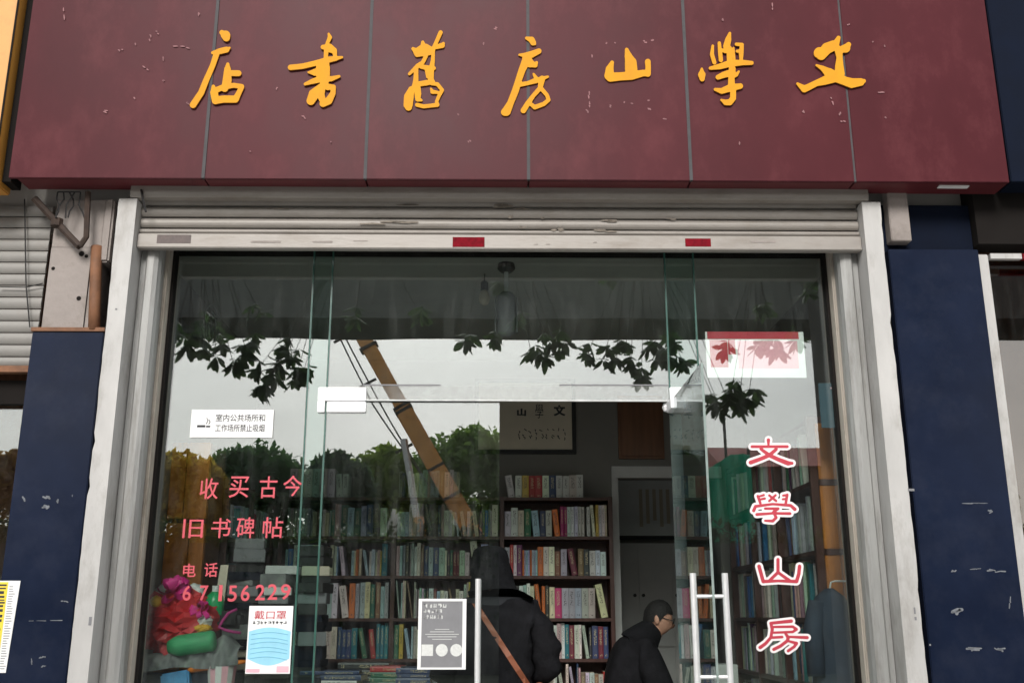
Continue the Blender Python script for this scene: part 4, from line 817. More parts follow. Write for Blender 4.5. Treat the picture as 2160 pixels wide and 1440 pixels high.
class BookMesh:
    def __init__(s): s.v = []; s.f = []; s.m = []; s.c = []; s.uv = []
    def book(s, c, u, n, w, t, d, h, col, k):
        """c spine-bottom-centre, u across the spine, n out of the spine, w up the spine"""
        c, u, n, w = Vector(c), Vector(u), Vector(n), Vector(w); o = len(s.v); e = .0025
        P = lambda a, b_, z: tuple(c + a * u - b_ * n + z * w)
        def quad(i, m, uvq=None):
            s.f.append(tuple(o + q for q in i)); s.m.append(m); s.c.append(col); s.uv.append(uvq or [(-.5 + 0, -.5)] * len(i))
        r = t * .12
        # rounded spine: 4 columns, boards going back, pages inset
        cols = [(-t / 2, .0035), (-t / 4, .0008), (t / 4, .0008), (t / 2, .0035)]
        s.v += [P(a, b_, 0) for a, b_ in cols] + [P(a, b_, h) for a, b_ in cols]          # 0-7
        s.v += [P(-t / 2, d, 0), P(t / 2, d, 0), P(-t / 2, d, h), P(t / 2, d, h)]           # 8-11
        us = [k, k + .25, k + .75, k + .999]
        for i in range(3): quad((i, i + 1, i + 5, i + 4), 0, [(us[i], k), (us[i + 1], k), (us[i + 1], k + .999), (us[i], k + .999)])
        quad((8, 0, 4, 10), 0); quad((3, 9, 11, 7), 0)
        quad((4, 5, 6, 7, 11, 10), 1); quad((0, 8, 9, 3, 2, 1), 1); quad((9, 8, 10, 11), 1)
    def build(s, name, origin=(0, 0, 0)):
        og = Vector(origin); me = bpy.data.meshes.new(name); me.from_pydata([tuple(Vector(v) - og) for v in s.v], [], s.f)
        me.materials.append(M['book']); me.materials.append(M['pages']); me.polygons.foreach_set('material_index', s.m)
        ca = me.color_attributes.new('tint', 'FLOAT_COLOR', 'CORNER'); ul = me.uv_layers.new(name='spine'); li = 0
        cbuf = []; ubuf = []
        for f, c_, uq in zip(s.f, s.c, s.uv):
            for j in range(len(f)): cbuf += [*c_, 1.0]; ubuf += list(uq[j])
        ca.data.foreach_set('color', cbuf); ul.data.foreach_set('uv', ubuf); me.update()
        o = bpy.data.objects.new(name, me); o.location = og; COL.objects.link(o); return o
books = []; rb = random.Random(99)
def ordn(n): return {1: '1st', 2: '2nd', 3: '3rd', 21: '21st', 22: '22nd', 23: '23rd', 31: '31st', 32: '32nd', 33: '33rd'}.get(n, '%dth' % n)
def fill_row(o, u, n, length, hmax, d, desc, prio=1.0, tmin=.011, tmax=.048, full=.985, hlo=.68):
    o, u, n = Vector(o), Vector(u), Vector(n); s_ = .002; i = 0; tilt = 0; run = 0
    while s_ < length * full:
        if run <= 0: run = rb.randint(2, 9); base_h = hmax * rb.uniform(hlo, .97); base_c = rb.choices(PAL, PW)[0]; base_t = rb.uniform(tmin, tmax); series = rb.random() < .3; base_c = rb.choices(PAL[:6], PW[:6])[0] if series and rb.random() < .85 else base_c
        run -= 1
        t = base_t if series else min(tmax, max(tmin, rb.gauss(base_t, .006))); h = base_h if series else min(hmax * .97, base_h * rb.uniform(.93, 1.06)); c = base_c if (series or rb.random() < .15) else rb.choices(PAL, PW)[0]
        if s_ + t > length: break
        a = 0
        if rb.random() < .08: a = rb.uniform(.05, .2)
        i += 1; shift = h * math.sin(a)
        w_ = (Vector((0, 0, 1)) * math.cos(a) - u * math.sin(a)) if a else Vector((0, 0, 1)); uu = (u * math.cos(a) + Vector((0, 0, 1)) * math.sin(a)) if a else u
        if a and s_ + shift + t > length: a = 0; w_ = Vector((0, 0, 1)); uu = u; shift = 0
        pos = o + u * (s_ + shift + t / 2) + n * rb.uniform(-.04, .0)
        if a: pos = pos + Vector((0, 0, t / 2 * math.sin(a)))
        col = tuple(max(0, min(.8, 1.3 * x_ * rb.uniform(.8, 1.15))) for x_ in c[1])
        books.append(dict(c=pos, u=uu, n=n, w=w_, t=t, d=d * rb.uniform(.75, .98), h=h, col=col, cn=c[0], k=i, desc=desc, rank=prio * t * h / (pos - CAM).length ** 2))
        s_ += t + shift + rb.uniform(.0004, .0025)
        if rb.random() < .03: s_ += rb.uniform(.01, .04)
bayn = ['left bay', 'middle bay', 'right bay']
rown = ['first', 'second', 'third', 'fourth', 'fifth', 'sixth']
for bi, (x0, x1) in enumerate(bays):
    for ri in range(1, 6):
        z = ZB[ri] + .0065; fill_row((x0 + .002, YB0 + .006, z), (1, 0, 0), (0, -1, 0), x1 - x0 - .006, ZB[ri - 1] - .018 - z, .17, '%s shelf of back bookcase, %s' % (rown[ri - 1], bayn[bi]), 1.0 if ri < 5 else .8)
    fill_row((x0 + .002, YB0 + .01, ZB[0] + .0065), (1, 0, 0), (0, -1, 0), (x1 - x0) * (.8 if bi == 2 else .6), .235, .17, 'top of back bookcase, %s' % bayn[bi], 1.0 if bi == 2 else .4, .02, .06)
for bi, (y0, y1) in enumerate(((.316, 1.004), (1.036, 1.644), (1.676, 2.284))):
    for ri in range(1, 6):
        z = ZR[ri] + .0065; fill_row((RX + .012, y1 - .004, z), (0, -1, 0), (-1, 0, 0), y1 - y0 - .008, min(.315, ZR[ri - 1] - .02 - z), .14, '%s shelf of right wall bookcase, %s' % (rown[ri - 1], ['near bay', 'centre bay', 'far bay'][bi]), .6 / (1 + .3 * bi) if ri < 5 else .3, .012, .04, .99, .84)
for bi, (y0, y1) in enumerate(((1.016, 1.584), (1.616, 2.204))):
    for ri, z in enumerate((1.95, 1.62, 1.29)):
        fill_row((-1.612, y0 + .004, z + .0065), (0, 1, 0), (1, 0, 0), y1 - y0 - .008, .25, .17, '%s shelf of left bookcase, %s' % (rown[ri], ['near bay', 'far bay'][bi]), .12)
# colours that can be read off the photograph
def recolor(px, py, y, cn):
    p = at(px, py, y); best = min((b_ for b_ in books if 'back bookcase' in b_['desc']), key=lambda q: (q['c'] + q['w'] * q['h'] * .5 - p).length)
    best['cn'] = cn; best['col'] = [q[1] for q in PAL if q[0] == cn][0]
for px, py, cn in ((1120, 1175, 'orange'), (1132, 1175, 'orange'), (1110, 1175, 'orange'), (1190, 1085, 'magenta'), (1198, 1085, 'magenta'), (965, 1180, 'maroon'), (958, 1180, 'maroon'), (1128, 1015, 'red'), (1140, 1015, 'red'), (1100, 1012, 'yellow'), (1158, 1025, 'navy'), (1260, 1085, 'yellow'), (1150, 1265, 'orange'), (1130, 1262, 'orange'), (782, 1340, 'red'), (745, 1340, 'blue'), (755, 1340, 'teal'), (805, 1340, 'teal'), (852, 1340, 'yellow'), (1160, 1345, 'blue'), (1195, 1345, 'teal'), (760, 1190, 'orange'), (800, 1190, 'yellow'), (812, 1185, 'teal'), (755, 1085, 'dark green'), (730, 1085, 'dark green'), (1200, 1012, 'off-white'), (1185, 1012, 'off-white'), (1240, 1012, 'off-white')): recolor(px, py, YB0, cn)
# the table with flat stacks behind the closed door
tb = top('book_table', 'low dark table carrying flat stacks of books behind the closed door', 'table', (-.62, 1.2, .15))
b = MB(); b.box(-1.25, .06, .85, 1.5, .80, .84); b.build('table_top', 'bwood', tb, bevel=.004)
for x in (-1.2, .01):
    for y in (.9, 1.45): b = MB(); b.box(x - .025, x + .025, y - .025, y + .025, .15, .80); b.build('leg', 'bwood', tb)
stk = [(at(700, 1410, .95).x, .95, .36, 1.20, .19), (at(770, 1400, 1.1).x, 1.1, .30, 1.235, .20), (at(816, 1400, .95).x, .95, .18, 1.24, .22), (at(874, 1410, .92).x, .92, .20, 1.23, .22), (at(935, 1420, 1.0).x, 1.0, .16, 1.17, .2)]
flatcols = [['grey', 'black', 'maroon', 'off-white', 'navy'], ['grey', 'off-white', 'black'], ['cream', 'grey', 'cream', 'pale green', 'off-white', 'dark green', 'red'], ['pale blue', 'dark green', 'dark green', 'orange', 'cream', 'navy', 'navy'], ['cream', 'brown', 'grey']]
for si, (x, y, wd, ztop, dp) in enumerate(stk):
    zc = .8402; i = 0
    while zc < ztop - .012:
        t = rb.uniform(.018, .042); cn = flatcols[si][max(0, int((zc - .84) / (ztop - .84) * len(flatcols[si]) * 1.0)) % len(flatcols[si])]; col = [q[1] for q in PAL if q[0] == cn][0]
        a = rb.uniform(-.09, .09); u = Vector((0, 0, 1)); n_ = Vector((math.sin(a), -math.cos(a), 0)); w_ = Vector((math.cos(a), math.sin(a), 0)); i += 1; h = wd * rb.uniform(.86, 1.0)
        c_ = Vector((x, y - .08, zc + t / 2)) - w_ * h / 2
        books.append(dict(c=c_, u=u, n=n_, w=w_, t=t, d=dp * .9, h=h, col=col, cn=cn, k=i, desc='up in the %s flat stack on the table' % ['leftmost', 'second', 'third', 'fourth', 'rightmost'][si], rank=9 if zc > ztop - .2 else .05))
        zc += t + .0006
books.sort(key=lambda q: -q['rank']); NB = 296
for i, q in enumerate(books[:NB]):
    bmx = BookMesh(); bmx.book(q['c'], q['u'], q['n'], q['w'], q['t'], q['d'], q['h'], q['col'], i % 37)
    o = bmx.build('book', q['c']); frm = 'up' if 'stack' in q['desc'] else 'from the left'
    d_ = q['desc']; tag(o, ('%s book, %s %s' % (q['cn'], ordn(q['k']), d_)) if 'stack' in d_ else '%s book, %s from left, %s' % (q['cn'], ordn(q['k']), d_), 'book', 'books in the shop')
bmx = BookMesh()
for i, q in enumerate(books[NB:]): bmx.book(q['c'], q['u'], q['n'], q['w'], q['t'], q['d'], q['h'], q['col'], i % 37)
o = stuff(bmx.build('book_rows')); tag(o, 'remaining rows of books on the wall and back bookcases', 'books')

# booklet with a blue emblem propped beside the standing person
p0 = at(1122, 1440, .95); p1 = at(1166, 1384, .95); t_ = top('booklet', 'cream booklet with a blue oval emblem beside the standing person', 'booklet', (p0.x, .95, p0.z - .1))
b = MB(); b.box(p0.x, p1.x, .94, .95, p0.z - .1, p1.z); b.build('cover', 'cream', t_)
b = MB(); q = at(1143, 1412, .94); b.lathe([(.022, -.002), (.022, -.0005)], (q.x, .94, q.z), 14, axis='y'); b.build('emblem', 'blueline', t_)
t_ = top('book_pedestal', 'small dark stand under the cream booklet inside the doorway', 'stand', (p0.x + .06, 1.0, .15))
b = MB(); b.box(p0.x - .04, p1.x + .08, .92, 1.12, p0.z - .13, p0.z - .1); b.build('stand_top', 'bwood', t_)
for x in (p0.x - .02, p1.x + .06):
    b = MB(); b.box(x - .015, x + .015, .95, 1.09, .15, p0.z - .1305); b.build('leg', 'bwood', t_)

# ================================================================== window clutter behind the left pane
def blob(mb, c, r, seed, amp=.18, nu=18, nv=12, m=0, freq=3.0, squash=None):
    rn_ = random.Random(seed); ph = [(rn_.uniform(0, 6.3), rn_.uniform(-freq, freq), rn_.uniform(-freq, freq), rn_.uniform(-freq, freq)) for _ in range(7)]
    vs_ = []; 
    for i in range(nv + 1):
        th = math.pi * i / nv
        for j in range(nu):
            f = 2 * math.pi * j / nu; d = Vector((math.sin(th) * math.cos(f), math.sin(th) * math.sin(f), math.cos(th)))
            k = 1 + amp * sum(abs(math.sin(p_ + a_ * d.x * 2 + b_ * d.y * 2 + c_ * d.z * 2)) - .55 for p_, a_, b_, c_ in ph) / 2.2
            vs_.append((c[0] + r[0] * d.x * k, c[1] + r[1] * d.y * k, c[2] + r[2] * d.z * k))
    mb.add(vs_, [(i * nu + j, i * nu + (j + 1) % nu, (i + 1) * nu + (j + 1) % nu, (i + 1) * nu + j)[::-1] for i in range(nv) for j in range(nu)], m); return mb
ct = top('display_counter', 'counter under the pile of bags behind the left pane', 'counter', (-1.28, .4, .15))
b = MB(); b.box(-1.62, -.93, .10, .58, 1.02, 1.05); b.build('counter_top', 'bwood', ct)
for x in (-1.59, -.96): b = MB(); b.box(x - .02, x + .02, .12, .56, .15, 1.02); b.build('leg', 'bwood', ct)
YC = .30
def single(name, label, cat, mb, mat, org, smooth=True, bevel=0): return tag(mb.build(name, mat, origin=org, smooth=smooth, bevel=bevel), label, cat)
p = at(395, 1330, YC); b = MB(); b.box(at(318, 1, YC).x, at(505, 1300, YC).x, .2, .5, 1.0505, at(400, 1415, YC).z); single('dark_crate', 'dark crate under the grey cloth behind the left pane', 'crate', b, 'navy', (p.x, .3, 1.05), False, .006)
zc0 = at(400, 1412, YC).z
b = MB(); n, mm = 44, 9; vs_ = []; rg = random.Random(77)
for i in range(n + 1):      # grey cloth with a hump at its right end
    u = i / n; px = 300 + 215 * u; top_ = 1372 + 8 * math.sin(7 * u) - 22 * math.exp(-((u - .86) / .10) ** 2) - 10 * u; bot = 1410 - 8 * u + 3 * math.sin(11 * u)
    for j_ in range(mm):
        v_ = j_ / (mm - 1); q = at(px, bot + (top_ - bot) * min(1, v_ * 1.6), YC); fold = .012 * math.sin(38 * u + 5 * v_) + .007 * math.sin(71 * u - 9 * v_)
        vs_.append((q.x, .16 + .27 * max(0, v_ - .45) + fold + rg.uniform(-.003, .003), q.z + .006 * math.sin(29 * u + 3) * v_))
b.add(vs_, [(i * mm + j_, (i + 1) * mm + j_, (i + 1) * mm + j_ + 1, i * mm + j_ + 1) for i in range(n) for j_ in range(mm - 1)])
single('grey_cloth', 'rumpled grey cloth under the red bag behind the left pane', 'cloth', b, 'grey_cloth', (at(400, 1400, YC).x, .3, zc0))
p = at(412, 1357, YC); b = MB(); r = .049; q0 = at(368, 1362, .15); q1 = at(452, 1350, .15); ax = (q1 - q0)
b.tube([q0 - ax * .15, q0, q0 + ax * .1, q0 + ax * .5, q1 - ax * .06, q1, q1 + ax * .03], [.03, .044, .05, .05, .05, .044, .02], 16); single('green_roll', 'glossy green rolled bundle on the grey cloth', 'roll', b, 'green_roll', q0)
b = MB(); blob(b, at(375, 1312, YC), (.165, .10, .14), 5, .42, 30, 20, freq=5.5); single('red_bag', 'crumpled red plastic bag behind the left pane', 'bag', b, 'red_bag', at(372, 1368, YC), False)
def bow(name, label, px, py, r, seed, mat, y=.24, n=9):
    rn_ = random.Random(seed); t_ = top(name, label, 'bow', at(px, py + r * 400, y)); c = at(px, py, y)
    for k in range(n):
        an = rn_.uniform(0, 6.3); el = rn_.uniform(-.5, .9); d = Vector((math.cos(an) * math.cos(el), -abs(math.sin(an)) * .6, math.sin(el) + .25 * math.sin(an))).normalized(); sd = d.cross(Vector((rn_.uniform(-1, 1), rn_.uniform(-1, 1), rn_.uniform(-1, 1)))).normalized(); up = sd.cross(d)
        bb = MB(); vs_ = []
        for i in range(9):
            f = math.pi * 2 * i / 8; q = c + d * (r * .5 * (1 - math.cos(f))) + up * (r * .28 * math.sin(f)); vs_ += [q - sd * r * .22, q + sd * r * .22]
        bb.add(vs_, [(2 * i, 2 * i + 1, 2 * i + 3, 2 * i + 2) for i in range(8)]); bb.build('loop', mat, t_, smooth=True)
    bb = MB(); blob(bb, c, (r * .2, r * .2, r * .2), 3, .1, 10, 6); bb.build('knot', mat, t_)
bow('pink_bow', 'large hot pink gauze bow on top of the red bag', 368, 1245, .085, 3, 'pink', n=14)
bow('pink_bow', 'smaller pink bow hanging at the right of the red bag', 424, 1290, .06, 8, 'pink', n=10)
b = MB(); blob(b, at(352, 1248, .34), (.055, .04, .045), 11, .25); single('white_packet', 'white plastic packet behind the large pink bow', 'packet', b, 'white_pl', at(352, 1268, .34))
b = MB(); blob(b, at(412, 1250, .34), (.045, .04, .045), 12, .25); single('white_packet', 'white crumpled packet between the pink bow and green bottle', 'packet', b, 'white_pl', at(412, 1270, .34))
b = MB(); blob(b, at(330, 1268, .22), (.030, .03, .028), 13, .15); single('yellow_packet', 'small yellow packet left of the red bag', 'packet', b, 'yellow_pl', at(330, 1280, .22))
t_ = top('yellow_packet', 'white and yellow packet between red bag and green roll', 'packet', at(430, 1332, .24))
b = MB(); blob(b, at(430, 1308, .25), (.042, .035, .035), 14, .2); b.build('white_top', 'white_pl', t_); b = MB(); blob(b, at(426, 1324, .24), (.046, .035, .022), 15, .2); b.build('yellow_base', 'yellow_pl', t_)
q = at(453, 1268, .36); t_ = top('green_bottle', 'bright green plastic bottle right of the pink bow', 'bottle', (q.x, q.y, q.z - .08))
b = MB(); b.lathe([(.04, -.09), (.05, -.07), (.048, 0), (.04, .03), (.02, .05)], q, 14); bdy = b.build('body', 'green_pl', t_, smooth=True); b = MB(); b.lathe([(.018, .05), (.018, .08)], q, 10); b.build('cap', 'white_pl', bdy)
b = MB(); pts = [at(px, py, .25) for px, py in ((500, 1284), (482, 1292), (470, 1308), (462, 1322), (475, 1328), (492, 1332), (508, 1334))]; b.tube(pts, .008, 6); single('magenta_cord', 'magenta bag cord looped beside the blue poster', 'cord', b, 'magenta', pts[0])
b = MB(); q0 = at(455, 1325, .38); q1 = at(512, 1288, .38); b.box(q0.x, q1.x, .32, .44, q0.z, q1.z); single('black_bag', 'black bag behind the magenta cord', 'bag', b, 'black', q0, False, .02)
b = MB(); q0 = at(452, 1278, .5); q1 = at(482, 1190, .5); b.add([(q0.x, .49, q0.z), (q0.x + .055, .48, q0.z - .005), (q1.x, .5, q1.z), (q0.x + .015, .51, q1.z - .002), (q0.x, .495, q0.z), (q0.x + .055, .485, q0.z - .005), (q1.x, .505, q1.z), (q0.x + .015, .515, q1.z - .002)], [(0, 1, 2, 3), (7, 6, 5, 4), (0, 4, 5, 1), (1, 5, 6, 2), (2, 6, 7, 3), (3, 7, 4, 0)]); single('pale_card', 'pale upright card leaning behind the telephone number', 'card', b, 'cream', q0, False)
b = MB(); n = 8; pts = [at(x_, y_, .19) for x_, y_ in ((385, 1418), (410, 1408), (440, 1404), (470, 1400), (500, 1396), (520, 1394))]; b.tube(pts, [.012, .02, .018, .014, .012, .008], 8); single('orange_packet', 'orange and yellow packet in front of the grey cloth', 'packet', b, 'orange_pl', pts[0])
q = at(462, 1440, .18); t_ = top('paper_cup', 'pink and white plaid paper cup at the bottom of the left pane', 'cup', (q.x, .18, 1.05)); 
b = MB(); zt_ = at(462, 1404, .18).z
for k in range(14):
    a0, a1 = 2 * math.pi * k / 14, 2 * math.pi * (k + 1) / 14; bb = MB(); r0, r1 = .05, .072
    bb.add([(q.x + r0 * math.cos(a0), .18 + r0 * math.sin(a0) + .04, 1.0505), (q.x + r0 * math.cos(a1), .18 + r0 * math.sin(a1) + .04, 1.0505), (q.x + r1 * math.cos(a1), .18 + r1 * math.sin(a1) + .04, zt_), (q.x + r1 * math.cos(a0), .18 + r1 * math.sin(a0) + .04, zt_)], [(0, 1, 2, 3)]); bb.build('stripe', 'pinkprint' if k % 2 else 'white_pl', t_)
b = MB(); b.obox(at(372, 1436, .18), (.068, .0, .012), (0, .03, .0), (-.008, .006, .045)); single('blue_packet', 'blue printed packet at the bottom of the left pane', 'packet', b, 'multi', at(372, 1440, .18), False, .008)
# paper piles on a stand behind the clutter
t_s = top('paper_stand', 'dark stand of piled papers between brown cabinet and back bookcase', 'stand', (-1.25, 1.0, .15))
b = MB(); b.box(-1.58, -.98, .75, 1.25, .95, .98); b.build('stand_top', 'bwood', t_s)
for x in (-1.55, -1.01): b = MB(); b.box(x - .02, x + .02, .8, 1.2, .15, .95); b.build('leg', 'bwood', t_s)
rp_ = random.Random(31); names = ['off-white', 'grey', 'pale green', 'black', 'dark', 'cream']
pc = ['grey_cloth', 'lightprint', 'black', 'black', 'navy_dark', 'navy_dark', 'cream', 'greyink', 'greyink', 'greyink']
hts = [1.93, 1.78, 1.88]
for si in range(3):
    zc = .9805; x0 = -1.46 + .19 * si; k = 0
    while zc < hts[si]:
        h_ = rp_.uniform(.03, .085); a = rp_.uniform(-.25, .25); bb = MB(); ca, sa = math.cos(a), math.sin(a); wx, wy = rp_.uniform(.075, .09), rp_.uniform(.09, .14); k += 1
        bb.obox((x0 + rp_.uniform(-.008, .008), .98 + rp_.uniform(-.03, .03), zc + h_ / 2), (ca * wx, sa * wx, 0), (-sa * wy, ca * wy, 0), (0, 0, h_ / 2)); mt = rp_.choice(pc)
        o = bb.build('paper_bundle', mt, origin=(x0, .98, zc), bevel=.003); tag(o, '%s paper bundle, %s from the bottom of the %s pile' % ({'paper': 'white', 'grey_cloth': 'mottled grey', 'lightprint': 'light grey', 'black': 'black', 'navy_dark': 'dark blue', 'cream': 'cream', 'greyink': 'dark grey'}[mt], ordn(k), ['left', 'middle', 'right'][si]), 'paper bundle', 'paper piles behind the left pane')
        zc += h_ + .0005

# dark blue jacket hanging by the right jamb
q0 = at(1780, 1240, .16); b = MB(); n = 12; vs_ = []
prof_ = [(0, .02, .02), (.04, .07, .05), (.10, .10, .06), (.2, .105, .065), (.35, .11, .06), (.6, .12, .06)]
for dz, rx, ry in prof_:
    for j in range(n):
        f = 2 * math.pi * j / n; k = 1 + .12 * math.sin(3 * f + dz * 9); vs_.append((1.66 + rx * k * math.cos(f), .16 + ry * k * math.sin(f), q0.z - dz))
b.add(vs_, [(i * n + j, i * n + (j + 1) % n, (i + 1) * n + (j + 1) % n, (i + 1) * n + j) for i in range(len(prof_) - 1) for j in range(n)] + [tuple(range(n)), tuple((len(prof_) - 1) * n + j for j in range(n))[::-1]])
t_ = top('hanging_jacket', 'dark blue-grey jacket hanging beside the orange cabinet at the right jamb', 'jacket', (1.66, .16, q0.z - .6)); b.build('body', 'jacket', t_, smooth=True)
b = MB(); b.tube([(1.59, .15, q0.z - .07), (1.555, .13, q0.z - .2), (1.55, .12, q0.z - .42)], [.045, .05, .042], 10); b.build('sleeve', 'jacket', t_, smooth=True)
b = MB(); b.tube([(1.66, .16, q0.z - .01), (1.67, .16, q0.z + .03), (1.69, .16, q0.z + .035), (1.849, .16, q0.z + .035)], .005, 6); b.build('hook', 'steel', t_)

# ================================================================== people
def skin_mesh(V, E, Rd, root=0, sub=2):
    me = bpy.data.meshes.new('sk'); me.from_pydata(V, E, []); o = bpy.data.objects.new('sk', me); COL.objects.link(o)
    o.modifiers.new('s', 'SKIN'); sd_ = me.skin_vertices[0].data
    for i, r in enumerate(Rd): sd_[i].radius = (r, r) if not hasattr(r, '__len__') else r; sd_[i].use_root = (i == root)
    md = o.modifiers.new('u', 'SUBSURF'); md.levels = sub; md.render_levels = sub
    bpy.context.view_layer.update(); m2 = bpy.data.meshes.new_from_object(o.evaluated_get(bpy.context.evaluated_depsgraph_get()))
    vs_ = [v.co.copy() for v in m2.vertices]; fs_ = [tuple(p_.vertices) for p_ in m2.polygons]
    bpy.data.objects.remove(o); bpy.data.meshes.remove(me); bpy.data.meshes.remove(m2); return vs_, fs_
def chain(V, E, Rd, pts, start=None):
    prev = start
    for (p_, r) in pts:
        V.append(tuple(p_)); Rd.append(r); i = len(V) - 1
        if prev is not None: E.append((prev, i))
        prev = i
    return prev
def head_geo(c, face, s=1.0, down=0.0):
    """head with brow, nose, chin, ears; face = unit direction looked at (horizontal)"""
    f = Vector(face).normalized(); r_ = f.cross(Vector((0, 0, 1))).normalized(); nu, nv = 28, 20; vs_ = []
    rot = Matrix.Rotation(-down, 3, r_)
    for i in range(nv + 1):
        th = math.pi * i / nv
        for j in range(nu):
            a = 2 * math.pi * j / nu; x = math.sin(th) * math.cos(a); y = math.sin(th) * math.sin(a); z = math.cos(th)   # x forward, y right
            fx = .098 * x; fy = .077 * y; fz = .124 * z
            if z < 0: k = 1 - .22 * (-z) ** 1.3; fy *= k; fx *= 1 - .12 * (-z); fx += .018 * (-z) * max(0, x)
            fr_ = max(0, x)
            if fr_ > .75 and abs(y) < .35:
                fx += .034 * math.exp(-((z + .22) / .15) ** 2 - (y / .15) ** 2) + .006 * math.exp(-((z + .52) / .07) ** 2 - (y / .3) ** 2) - .007 * math.exp(-((z - .02) / .1) ** 2 - ((abs(y) - .26) / .1) ** 2)
            vs_.append(Vector(c) + rot @ (s * (fx * f + fy * r_ + Vector((0, 0, fz)))))
    fs_ = [(i * nu + j, i * nu + (j + 1) % nu, (i + 1) * nu + (j + 1) % nu, (i + 1) * nu + j)[::-1] for i in range(nv) for j in range(nu)]
    return vs_, fs_, f, r_, rot
def hand_geo(mb, wrist, d, palm_n, s=1.0, m=0):
    d = Vector(d).normalized(); n_ = Vector(palm_n).normalized(); sd_ = d.cross(n_).normalized(); wv = Vector(wrist)
    mb.obox(wv + d * .045 * s, d * .045 * s, sd_ * .04 * s, n_ * .013 * s, m)
    for k, (off, ln) in enumerate(((-.03, .07), (-.01, .08), (.01, .075), (.03, .06))):
        b0 = wv + d * .088 * s + sd_ * off * s; mb.tube([b0, b0 + d * ln * .5 * s + n_ * .008 * s, b0 + d * ln * .8 * s + n_ * .03 * s, b0 + d * ln * .85 * s + n_ * .045 * s], [.0095 * s, .009 * s, .008 * s, .006 * s], 7, m)
    b0 = wv + d * .03 * s - sd_ * .038 * s; mb.tube([b0, b0 + d * .03 * s - sd_ * .02 * s + n_ * .015 * s, b0 + d * .06 * s - sd_ * .015 * s + n_ * .03 * s], [.012 * s, .010 * s, .007 * s], 7, m)
FL = .15
# --- standing visitor, back to the street, hood up
px_, py_ = at(1044, 1300, .58).x, .58
ps = top('person', 'person in black hooded coat standing in the doorway, back turned, tan strap', 'person', (px_, py_, FL))
def W_(x, y, z): return (px_ + x, py_ + y, FL + z)
V, E, Rd = [], [], []
pel = chain(V, E, Rd, [(W_(0, 0, .93), .15)]); ch_ = chain(V, E, Rd, [(W_(0, 0, 1.12), .14), (W_(0, .01, 1.32), .15), (W_(0, .02, 1.44), .10), (W_(0, .03, 1.52), .055), (W_(0, .04, 1.58), .055)], pel)
for s in (-1, 1):
    chain(V, E, Rd, [(W_(s * .10, 0, .86), .095), (W_(s * .11, .01, .66), .08), (W_(s * .115, .015, .48), .06), (W_(s * .12, -.01, .28), .055), (W_(s * .12, -.02, .09), .042), (W_(s * .13, .06, .035), .038), (W_(s * .135, .14, .03), .03)], pel)
    chain(V, E, Rd, [(W_(s * .17, .01, 1.40), .06), (W_(s * .215, .0, 1.28), .05), (W_(s * .235, .02, 1.12), .043), (W_(s * .17, .16, 1.06), .038), (W_(s * .10, .27, 1.08), .03)], 2)
vs_, fs_ = skin_mesh(V, E, Rd, 0); b = MB(); b.add(vs_, fs_, 0)
hv, hf, f_, r_, rot = head_geo(W_(-.03, .065, 1.60), (-.1, 1, -.15), .86); b.add(hv, hf, 1)
for s in (-1, 1): hand_geo(b, W_(s * .10, .27, 1.08), (-s * .35, .8, .1), (0, -.1, 1), 1.0, 1)
b.build('body', ['trouser', 'skin'], ps, smooth=True)
V, E, Rd = [], [], []     # the coat: quilted torso, sleeves and raised hood
pel = chain(V, E, Rd, [(W_(0, .0, .62), (.225, .17))]); chain(V, E, Rd, [(W_(0, 0, .80), (.235, .175)), (W_(0, .0, .95), (.228, .172)), (W_(0, .0, 1.12), (.222, .172)), (W_(0, .0, 1.28), (.225, .165)), (W_(0, .01, 1.40), (.18, .14)), (W_(-.01, .015, 1.48), (.135, .125)), (W_(-.02, .03, 1.56), (.125, .128)), (W_(-.03, .045, 1.66), (.122, .132)), (W_(-.03, .05, 1.735), (.075, .09))], pel)
for s in (-1, 1): chain(V, E, Rd, [(W_(s * .20, .0, 1.37), .095), (W_(s * .265, -.01, 1.24), .09), (W_(s * .285, .01, 1.07), .082), (W_(s * .20, .15, 1.045), .066), (W_(s * .12, .25, 1.075), .05)], 4)
vs_, fs_ = skin_mesh(V, E, Rd, 0)
for q in vs_:     # quilting ridges
    if q.z < FL + 1.46: k = .011 * math.sin((q.z - FL) * 52 + 2 * math.sin(5 * (q.x - px_))); dv = Vector((q.x - px_, q.y - py_, 0)); q += dv.normalized() * k
    elif q.z > FL + 1.52: a_ = math.atan2(q.y - py_ - .04, q.x - px_ + .03); q += Vector((math.cos(a_), math.sin(a_), 0)) * (.007 * math.sin(7 * a_ + 30 * q.z) + .006 * math.sin(13 * a_ - 47 * q.z))
b = MB(); b.add(vs_, fs_); b.build('coat', 'coat', ps, smooth=True)
# strap lies on the back of the coat, left shoulder to right hip
b = MB(); n = 14; vl = []
from mathutils.bvhtree import BVHTree
bv = BVHTree.FromPolygons([tuple(q) for q in vs_], fs_)
for i in range(n + 1):
    u = i / n; x = px_ - .12 + .34 * u; z = FL + 1.44 - .50 * u; row = []
    for dz in (-.014, .014):
        hx_ = x + dz * .83; hz_ = z + dz * .56; hit = bv.ray_cast(Vector((hx_, py_ - 1, hz_)), Vector((0, 1, 0))); y = hit[0].y if hit[0] else py_ - .14; row.append((hx_, y - .007, hz_))
    vl += row
b.add(vl, [(2 * i, 2 * i + 2, 2 * i + 3, 2 * i + 1) for i in range(n)]); b.add([(x, y + .005, z) for x, y, z in vl], [(2 * i + 1, 2 * i + 3, 2 * i + 2, 2 * i) for i in range(n)]); b.build('shoulder_strap', 'strap', ps)
b = MB(); q = Vector(W_(.235, -.06, .92)); blob(b, q, (.05, .11, .10), 4, .06); b.build('shoulder_bag', 'strap', ps)

